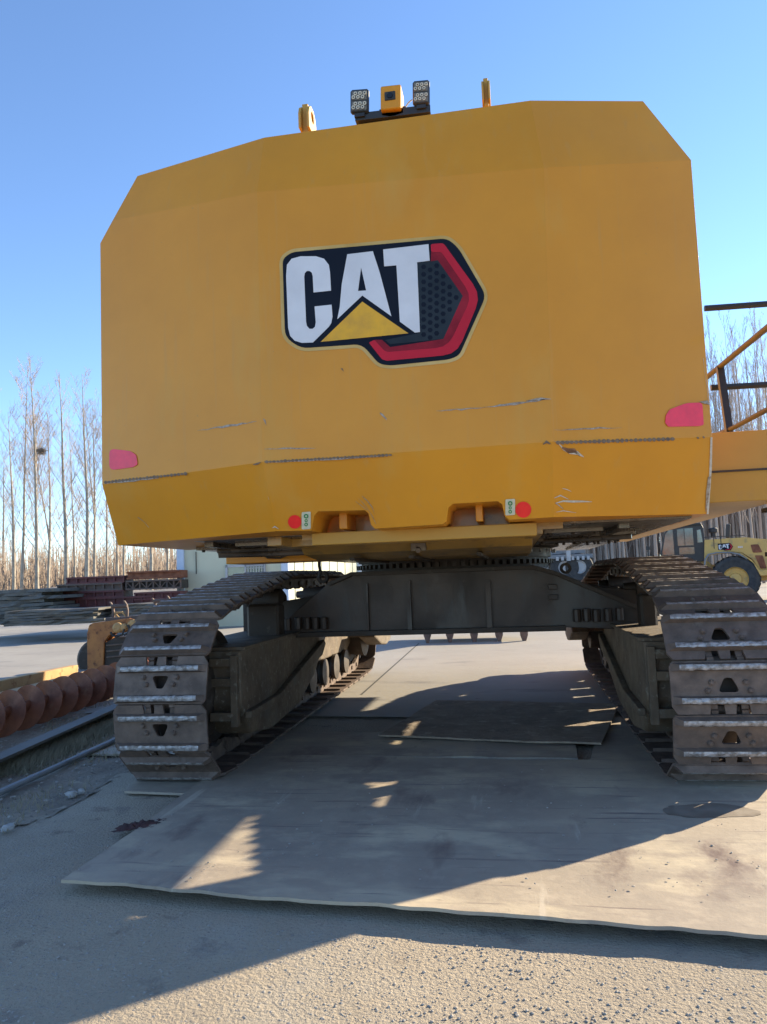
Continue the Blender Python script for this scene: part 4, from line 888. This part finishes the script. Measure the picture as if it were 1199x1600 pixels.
# ------------------------------------------------------------------ cream site building
Dp = 24.0; bl_ = stack_pt(284, Dp); br_ = stack_pt(447, Dp)
bd = empty('site_building', bl_, 'cream prefabricated site building with pale blue corner trim and barred window', 'building')
X_ = (br_-bl_); Lf = X_.length; xd = X_.normalized(); yd = Vector((-xd.y, xd.x, 0)); H_ = 3.0
side_dir = (xd*.42+yd*.91).normalized()    # sunlit side face runs back
side_len = 5.2
def W(u, v_, z): return xd*u+side_dir*v_+Vector((0, 0, z))
b = MB(); b.add([W(0, 0, 0), W(Lf, 0, 0), W(Lf, side_len, 0), W(0, side_len, 0), W(0, 0, H_), W(Lf, 0, H_), W(Lf, side_len, H_), W(0, side_len, H_)], [(0, 1, 5, 4), (1, 2, 6, 5), (2, 3, 7, 6), (3, 0, 4, 7), (4, 5, 6, 7)]); b.build('wall', 'cream', bd)
for (u, v_) in ((0, 0), (Lf, 0), (Lf, side_len)): b = MB(); b.box(W(u, v_, H_/2), (.22, .22, H_), Matrix.Rotation(yaw, 3, 'Z')); b.build('corner_trim', 'trim', bd, bevel=.01)
b = MB(); b.add([W(-.2, -.2, H_), W(Lf+.2, -.2, H_), W(Lf+.2, side_len+.2, H_), W(-.2, side_len+.2, H_), W(-.2, -.2, H_+.2), W(Lf+.2, -.2, H_+.2), W(Lf+.2, side_len+.2, H_+.2), W(-.2, side_len+.2, H_+.2)], [(0, 1, 5, 4), (1, 2, 6, 5), (2, 3, 7, 6), (3, 0, 4, 7), (4, 5, 6, 7), (3, 2, 1, 0)]); b.build('roof', 'trim', bd)
sx = Dp/FPX; u0 = (354-284)*sx; u1 = (417-284)*sx; zt_ = zat(882, 385, Dp); zb2 = zt_-1.0
Mz = Matrix.Rotation(math.atan2(xd.y, xd.x), 3, 'Z')
b = MB(); fr_w = .07
for (ua, ub_, za_, zb_) in ((u0, u1, zt_-fr_w, zt_), (u0, u1, zb2, zb2+fr_w), (u0, u0+fr_w, zb2, zt_), (u1-fr_w, u1, zb2, zt_), ((u0+u1)/2-.03, (u0+u1)/2+.03, zb2, zt_)):
    b.box(xd*((ua+ub_)/2)-yd*.04+Vector((0, 0, (za_+zb_)/2)), (ub_-ua, .1, zb_-za_), Mz)
wf = b.build('window', 'palegrey', bd)
b = MB(); b.box(xd*((u0+u1)/2)-yd*.02+Vector((0, 0, (zt_+zb2)/2)), (u1-u0-.1, .03, zt_-zb2-.1), Mz); b.build('pane', 'glass', wf)
b = MB()
for i in range(7): b.box(xd*((u0+u1)/2+.1+i*.085)-yd*.12+Vector((0, 0, (zt_+zb2)/2)), (.02, .02, zt_-zb2), Mz)
for zz in (zt_-.12, zt_-.4): b.box(xd*((u0+u1)*.5+.32)-yd*.12+Vector((0, 0, zz)), (.6, .02, .02), Mz)
b.build('window_bars', 'palegrey', wf)
b = MB(); b.tube([xd*((308-284)*sx)-yd*.03+Vector((0, 0, zat(y, 300, Dp))) for y in (862, 872, 885, 897)], .014, 5); b.build('cable', 'black', bd)
b = MB()
for i in range(1, 9): b.box(W(Lf, side_len*i/9, H_/2)+(xd.cross(Vector((0, 0, 1))))*0, (.03, .03, H_-.1), Matrix.Rotation(yaw, 3, 'Z'))
b.build('panel_seam', 'cream', bd)

# ------------------------------------------------------------------ wheel loader
LD = 28.0; lc = at(1153, 940, LD); lc.z = 0; k_ = LD/FPX
ld = empty('wheel_loader', lc, 'yellow wheel loader with dark glazed cab parked behind the right track', 'wheel loader', rot=yaw-R(22))
def zz(x, y): return ((1030+x*.14095-1153)*k_, (938-(800+y*.14095))*k_)     # crop px -> local X, Z
def lm(name, mt, poly, y0, th, parent=ld, bevel=.01, holes=()):
    b = MB(); b.prism([zz(*p) for p in poly], (0, th, 0), [[zz(*p) for p in h] for h in holes], fn=lambda t: (t[0], y0, t[1])); return b.build(name, mt, parent, bevel=bevel)
lm('hood', 'loader', [(580, 275), (1000, 268), (1130, 290), (1500, 330), (1560, 420), (1560, 640), (1120, 640), (1060, 520), (960, 440), (820, 420), (640, 430), (590, 500), (560, 520)], .35, 1.9)
hood2 = lm('rear_fender', 'loader', [(560, 640), (590, 480), (640, 450), (820, 440), (960, 470), (1060, 560), (1120, 700), (1560, 700), (1560, 640), (1115, 640), (1050, 530), (950, 445), (815, 425), (640, 432), (575, 500), (520, 640)], .0, .5)
lm('fender_edge', 'grey', [(565, 600), (580, 500), (620, 450), (700, 438), (830, 440), (920, 465), (1000, 520), (1000, 508), (930, 450), (830, 425), (690, 422), (600, 440), (562, 500), (548, 600)], -.06, .5)
lm('chassis', 'loader', [(380, 700), (380, 520), (600, 520), (640, 560), (1200, 600), (1560, 640), (1560, 760), (1100, 760), (600, 760)], .7, 1.2)
cabp = [(100, 520), (95, 400), (150, 180), (190, 110), (330, 95), (560, 98), (575, 130), (580, 300), (575, 520)]
cabo = lm('cab', 'blackmetal', cabp, .55, 1.5)
for poly, nm in (([(115, 430), (118, 390), (160, 190), (200, 140), (245, 140), (245, 430)], 'cab_window'), ([(290, 330), (290, 140), (365, 130), (365, 330)], 'cab_window'), ([(372, 330), (372, 130), (462, 130), (462, 330)], 'cab_window'), ([(300, 430), (300, 350), (465, 350), (465, 430)], 'cab_window'), ([(505, 300), (505, 160), (545, 150), (560, 300)], 'cab_window')):
    lm(nm, 'glass', poly, .535, .012, cabo, bevel=0)
lm('cab_roof', 'blackmetal', [(320, 98), (335, 78), (545, 74), (565, 98)], .45, 1.7, cabo)
for y0 in (.0, 1.9):
    for (cx_, nm) in ((870, 'wheel'), (-190, 'wheel')):
        p = zz(cx_, 790); c = Vector((p[0], y0+.3, .815))
        b = MB(); b.lathe([(.44, -.26), (.70, -.30), (.80, -.26), (.815, -.1), (.815, .1), (.80, .26), (.70, .30), (.44, .26)], c, 'Y', 48, cap=False)
        for i in range(26):
            for s in (-1, 1):
                a = 2*PI*(i+.25*s)/26; b.box(c+Vector((.82*math.cos(a), s*.14, .82*math.sin(a))), (.05, .26, .075), Matrix.Rotation(-a, 3, 'Y') @ Matrix.Rotation(.5*s, 3, 'X'))
        wo = b.build('wheel', 'tyre', ld, smooth=True)
        b = MB(); b.lathe([(.45, -.24), (.43, -.26), (.40, -.14), (.22, -.12), (.20, -.20), (.0, -.21)], c, 'Y', 36, cap=False); b.build('rim', 'loader', wo, smooth=True)
b = MB(); p, q = zz(840, 100), zz(840, 260); b.box((p[0], 1.2, (p[1]+q[1])/2), (.16, .18, abs(p[1]-q[1])), Matrix.Rotation(R(6), 3, 'Y')); b.build('exhaust_stack', 'blackmetal', ld, bevel=.03)
b = MB(); p = zz(680, 250); b.lathe([(.10, 0), (.10, .18), (.17, .2), (.17, .34), (.12, .38)], (p[0], 1.0, p[1]), 'Z', 20); b.build('air_intake', 'black', ld, smooth=True)
b = MB()
for i in range(2): 
    p = zz(675+i*75, 300); b.box((p[0], .34, p[1]-.02), (.02, .02, 150*.14095*k_))
p, q = zz(580, 245), zz(1000, 245); b.box(((p[0]+q[0])/2, .5, p[1]), (q[0]-p[0], .03, .03)); b.build('side_rail', 'blackmetal', ld)
for poly in ([(1050, 355), (1130, 352), (1165, 445), (1068, 445)], [(1085, 475), (1165, 478), (1195, 625), (1135, 625)]): lm('grille', 'rust', smoothpoly(poly, .15), .33, .03)
# small loader decal: three letters with a chevron, model digits behind
lo = MB()
def ldec(poly, mi, y, holes=()): lo.mi = mi; lo.prism([zz(*p) for p in poly], (0, -.004, 0), [[zz(*p) for p in h] for h in holes], fn=lambda t: (t[0], y, t[1]))
ldec([(715, 325), (845, 325), (872, 365), (845, 408), (780, 408), (770, 398), (715, 398)], 0, .345)
ldec([(835, 332), (842, 332), (864, 365), (840, 400), (785, 402), (785, 397), (832, 393), (852, 365)], 2, .339)
S_ = lambda poly, ox=0: [(722+(p[0]-88)*.155+ox, 333+(p[1]-135)*.125) for p in poly]
ldec(S_(Cp), 1, .339); ldec(S_(Ap), 1, .339, [S_(Ah)]); ldec(S_(Tp), 1, .339)
ldec([(915, 360), (975, 360), (990, 375), (975, 390), (915, 390)], 3, .345)
for i in range(3): ldec([(922+i*17, 366), (934+i*17, 366), (934+i*17, 384), (922+i*17, 384)], 1, .339, [[(926+i*17, 371), (930+i*17, 371), (930+i*17, 379), (926+i*17, 379)]])
lo.build('loader_logo', ['navy', 'white', 'red', 'loader'], ld)
lm('front_frame', 'loader', [(-330, 520), (-250, 445), (95, 440), (100, 560), (380, 560), (380, 700), (-330, 700)], .7, 1.0)
lm('lift_arm', 'loader', [(100, 500), (60, 470), (-300, 520), (-520, 760), (-480, 790), (-260, 580), (60, 540)], .5, .2)
lm('loader_bucket', 'dark', [(-540, 700), (-500, 880), (-560, 970), (-760, 970), (-700, 930), (-620, 860)], -.1, 3.0)
b = MB(); p = zz(-40, 430); b.box((p[0], .6, p[1]), (.04, .04, .45)); b.box((p[0], .6, p[1]+.3), (.14, .06, .14)); b.build('front_lamp', 'blackmetal', ld)

# ------------------------------------------------------------------ flatbed trailer in the distance (right of centre)
TD = 30.0; tcx = at(905, 890, TD); tcx.z = 0; kt = TD/FPX
tr = empty('flatbed_trailer', tcx, 'grey flatbed trailer with two tyres, partly seen beyond the car body', 'trailer', rot=yaw)
def tb(name, mt, px0, px1, y0, y1, yy, th, parent=tr): 
    b = MB(); z1, z0 = zat(y0, 905, TD), zat(y1, 905, TD); b.box((((px0+px1)/2-905)*kt, yy, (z0+z1)/2), ((px1-px0)*kt, th, z1-z0)); return b.build(name, mt, parent, bevel=.01)
tb('trailer_bed', 'grey', 800, 926, 866, 872, 1.0, 2.4); tb('chassis_rail', 'dark', 800, 915, 873, 882, 1.0, 1.2)
for i in range(7): tb('load_slat', 'palegrey', 868+i*8, 872+i*8, 869, 875, -.22, .1)
tb('load', 'grey', 810, 918, 858, 865, 1.1, 2.0)
tb('stake', 'palegrey', 884, 890, 856, 876, -.3, .08)
for x in (882, 905):
    z = .55; b = MB(); b.lathe([(.26, -.14), (.5, -.16), (.55, -.1), (.55, .1), (.5, .16), (.26, .14)], ((x-905)*kt, .0, zat(888, 905, TD)-0.0+.05), 'Y', 30, cap=False); wo = b.build('wheel', 'tyre', tr, smooth=True)
    b = MB(); b.lathe([(.27, -.12), (.24, -.14), (.2, -.08), (.0, -.1)], ((x-905)*kt, 0, zat(888, 905, TD)+.05), 'Y', 24, cap=False); b.build('rim', 'palegrey', wo, smooth=True)

# ------------------------------------------------------------------ trees
def branch(b, p, d, L_, r, rg, lvl, nseg=5, curve=.25):
    pts = [p.copy()]; rad = [r]; q = p.copy(); dd_ = d.copy()
    for i in range(nseg):
        dd_ = (dd_+Vector((rg.gauss(0, .05), rg.gauss(0, .05), curve*.12))).normalized(); q = q+dd_*(L_/nseg); pts.append(q.copy()); rad.append(max(r*(1-(i+1)/nseg*.85), .003))
    b.tube(pts, rad, 3 if r < .04 else 5, cap=False); return pts, rad
def make_poplar(seed, Ht, fork=False, twigs=1.0, tr_r=.13, low=.22):
    rg = random.Random(seed); tk = MB(); cr_ = MB()
    n = 12; pts = []; rad = []; lean = Vector((rg.gauss(0, .004), rg.gauss(0, .004), 0)); q = Vector((0, 0, 0)); d = Vector((0, 0, 1))
    for i in range(n+1):
        pts.append(q.copy()); rad.append(max(tr_r*(1-i/n)**.8, .012)); d = (d+lean+Vector((rg.gauss(0, .012)-d.x*.15, rg.gauss(0, .012)-d.y*.15, 0))).normalized(); q = q+d*Ht/n
    tk.tube(pts, rad, 7)
    stems = [(pts, rad)]
    if fork:
        k = rg.choice((3, 4)); a = rg.uniform(0, 2*PI)
        p2_, r2_ = branch(tk, pts[k], Vector((math.cos(a)*.28, math.sin(a)*.28, 1)).normalized(), Ht*.62, rad[k]*.75, rg, 0, 8, .4); stems.append((p2_, r2_))
    for P, Rr in stems:
        nb = int(22*twigs) if P is pts else int(14*twigs)
        for i in range(nb):
            t = low+(.97-low)*((i+rg.random())/nb); f = t*(len(P)-1); k = int(f); p = P[k].lerp(P[min(k+1, len(P)-1)], f-k); a = rg.uniform(0, 2*PI); up_ = rg.uniform(.9, 1.6)
            L_ = Ht*.30*(1.1-t)*rg.uniform(.6, 1.2)+.35; rr = .030*(1-t*.6)*tr_r/.13
            bp_, _ = branch(cr_, p, Vector((math.cos(a), math.sin(a), up_*1.25)).normalized(), L_, rr, rg, 1, 4, .7)
            for j in range(int(6*twigs)):
                u = rg.uniform(.25, 1); m_ = min(int(u*4), 3); pp_ = bp_[m_].lerp(bp_[m_+1], u*4-m_); a2 = rg.uniform(0, 2*PI)
                tp_, _ = branch(cr_, pp_, Vector((math.cos(a2)*.6, math.sin(a2)*.6, rg.uniform(.7, 1.2))).normalized(), L_*rg.uniform(.2, .45), .008, rg, 2, 2, .5)
                for j2 in range(2):
                    a3 = rg.uniform(0, 2*PI); branch(cr_, tp_[1], Vector((math.cos(a3)*.6, math.sin(a3)*.6, .8)).normalized(), L_*.16, .005, rg, 3, 1, .2)
    return tk, cr_
protos = []
for i in range(6):
    tk, cr_ = make_poplar(20+i, 13.0, fork=i in (1, 4), twigs=1.35, tr_r=.09+.02*(i % 3)); protos.append((tk, cr_))
pmesh = []
def poplar(x, y, s, v, label, group, rz=0.0, base=0.0, thin=1.0, bark=None):
    e = empty('poplar_tree', (x, y, base), label, 'tree', group, rot=rz); e.scale = (s*thin, s*thin, s)
    if pmesh and v in dict(pmesh): tk_o, cr_o = dict(pmesh)[v]; a = tk_o.copy(); b_ = cr_o.copy(); C.objects.link(a); C.objects.link(b_)
    else: a = protos[v][0].build('trunk', 'bark', smooth=True, ang=180); b_ = protos[v][1].build('crown', 'twig', smooth=True, ang=180); pmesh.append((v, (a, b_)))
    a.parent = e; b_.parent = e
    if bark:
        for q_ in (a, b_): q_.material_slots[0].link = 'OBJECT'; q_.material_slots[0].material = M[bark]
    return e
# left row: pixel of the base, depth, px height of the top, variant
left = [(-22, 50, 600, 3, 'bare poplar at the left edge of the photo, half cut off'), (33, 47, 560, 0, 'slim bare poplar with curved foot, left of the forked pair'), (58, 46, 555, 1, 'forked bare poplar with several stems, the widest on the left'),
        (22, 60, 640, 2, 'thin bare poplar behind the slim curved one'), (75, 52, 640, 4, 'thin bare poplar beside the widest forked one'), (104, 46, 575, 5, 'straight bare poplar left of the close pair'), (118, 58, 660, 3, 'small thin poplar standing behind the straight one'),
        (135, 45, 580, 2, 'tall bare poplar, left one of the close pair'), (148, 47, 620, 4, 'leaning forked poplar, right one of the close pair'), (167, 52, 640, 0, 'thin poplar just left of the counterweight edge'),
        (184, 50, 660, 5, 'left poplar of the two showing under the counterweight corner'), (194, 47, 650, 3, 'right poplar of the two showing under the counterweight corner'), (236, 46, 600, 2, 'pale poplar trunk above the rusty girder slab'), (282, 48, 600, 0, 'pale poplar trunk beside the building edge'),
        (262, 60, 650, 1, 'thin dark poplar above the lattice girder'), (4, 70, 700, 5, 'small poplar behind the tall sheet stack')]
for i, (px_, dp, yt, v, lb_) in enumerate(left):
    q = at(px_, 915, dp); hgt = at(px_, yt, dp).z; poplar(q.x, q.y, hgt/13.0, v, lb_, 'bare poplars behind the stacks', rz=i*1.7)
# nest in the left tree
ns = MB(); rg = random.Random(9)
for i in range(160):
    d = Vector((rg.gauss(0, 1), rg.gauss(0, 1), rg.gauss(0, .7))).normalized()*rg.uniform(.12, .26); t_v = Vector((rg.gauss(0, 1), rg.gauss(0, 1), rg.gauss(0, .4))).normalized()*.16; ns.tube([d-t_v, d+t_v], .010, 3, cap=False)
tag(ns.build('bird_nest', 'brush', loc=at(65, 705, 46)), 'round bird nest of sticks high in a bare poplar', 'nest')
# right rows
rg = random.Random(31); cnt = 0
words1 = ['slim', 'crooked', 'straight', 'pale', 'dark', 'spindly', 'tall', 'short', 'leaning', 'thick']
rt = []
for row, (dp, n, yt) in enumerate(((44, 7, 500), (50, 9, 510), (57, 10, 540))):
    for i in range(n):
        px_ = 1095+(i+rg.uniform(.1, .9))*130/n; rt.append((px_, dp*rg.uniform(.97, 1.04), yt+rg.uniform(-30, 50)))
for i in range(14): rt.append((930+(i+rg.random())*165/14, rg.uniform(44, 58), 560+rg.uniform(-30, 40)))
for i, (px_, dp, yt) in enumerate(sorted(rt)):
    q = at(px_, 888, dp); hgt = at(px_, yt, dp).z
    n1 = ['', 'first', 'second', 'third', 'fourth', 'fifth', 'sixth', 'seventh', 'eighth', 'ninth', 'tenth', 'eleventh', 'twelfth', 'thirteenth', 'fourteenth', 'fifteenth', 'sixteenth', 'seventeenth', 'eighteenth', 'nineteenth', 'twentieth']
    lab = n1[i+1] if i < 20 else ('twenty-' if i < 29 else 'thirty-' if i < 39 else 'forty-')+n1[(i+1) % 10] if (i+1) % 10 else {30: 'thirtieth', 40: 'fortieth'}[i+1]
    poplar(q.x, q.y, hgt/13.0, rg.randrange(6), f'bare poplar, {lab} from the left in the rows behind the loader', 'bare poplars in close-set rows on the right', rz=rg.uniform(0, 6), thin=.6, bark='woodbark')
# far-off woods: stuff
def wood(name, label, px0, px1, dps, n, h0, h1, mt, seed, bush=3):
    rg = random.Random(seed); b = MB()
    for i in range(n):
        px_ = rg.uniform(px0, px1); dp = rg.uniform(*dps); q = at(px_, 905, dp); q.z = 0; h = rg.uniform(h0, h1)
        top = q+Vector((rg.gauss(0, .3), rg.gauss(0, .3), h)); b.tube([q, q.lerp(top, .5)+Vector((rg.gauss(0, .08), 0, 0)), top], [.07*rg.uniform(.6, 1.3), .05, .012], 3, cap=False)
        for j in range(bush):
            t = rg.uniform(.1, .95); p = q.lerp(top, t); a = rg.uniform(0, 2*PI); e_ = p+Vector((math.cos(a)*.8, math.sin(a)*.8, rg.uniform(.6, 1.5)))*rg.uniform(.4, 1.1); b.tube([p, e_], [.022, .008], 3, cap=False)
    o = b.build(name, mt); tag(o, label, 'trees', kind='stuff'); return o
wood('far_wood', 'low brown winter wood along the horizon on the left', -80, 330, (62, 110), 1700, 3.0, 6.5, 'brush', 1, bush=5)
wood('far_wood', 'dense grey-brown wall of trunks behind the loader', 840, 1330, (60, 82), 1900, 9, 14, 'woodbark', 2, bush=5)
# earth bank behind the stacks
bk_ = MB(); a = at(-120, 915, 40); b_ = at(330, 915, 40); n = 60; vs = []; fs = []
for i in range(n+1):
    p = a.lerp(b_, i/n); hh2 = 1.55+.35*noise.noise(Vector((i*.15, 0, 0)))-(.5*i/n); nd = Vector((-.16, .98, 0))
    vs += [(p.x, p.y, 0), (p.x+nd.x*1.5, p.y+nd.y*1.5, hh2*.7), (p.x+nd.x*3, p.y+nd.y*3, hh2), (p.x+nd.x*6, p.y+nd.y*6, hh2*.8), (p.x+nd.x*9, p.y+nd.y*9, 0)]
for i in range(n):
    for j in range(4): fs.append((i*5+j, (i+1)*5+j, (i+1)*5+j+1, i*5+j+1))
bk_.add(vs, fs); o = bk_.build('earth_bank', 'bank', smooth=True, ang=180); o['kind'] = 'structure'
# dark joint lines in the concrete
j = MB(); a, b_ = G(655, 1005, .024), G(565, 1085, .024); dv = (b_-a).normalized(); sd_ = Vector((-dv.y, dv.x, 0))*.012
j.add([a-sd_, a+sd_, b_+sd_, b_-sd_], [(0, 1, 2, 3)]); o = j.build('yard_joint', 'tar'); o['kind'] = 'structure'
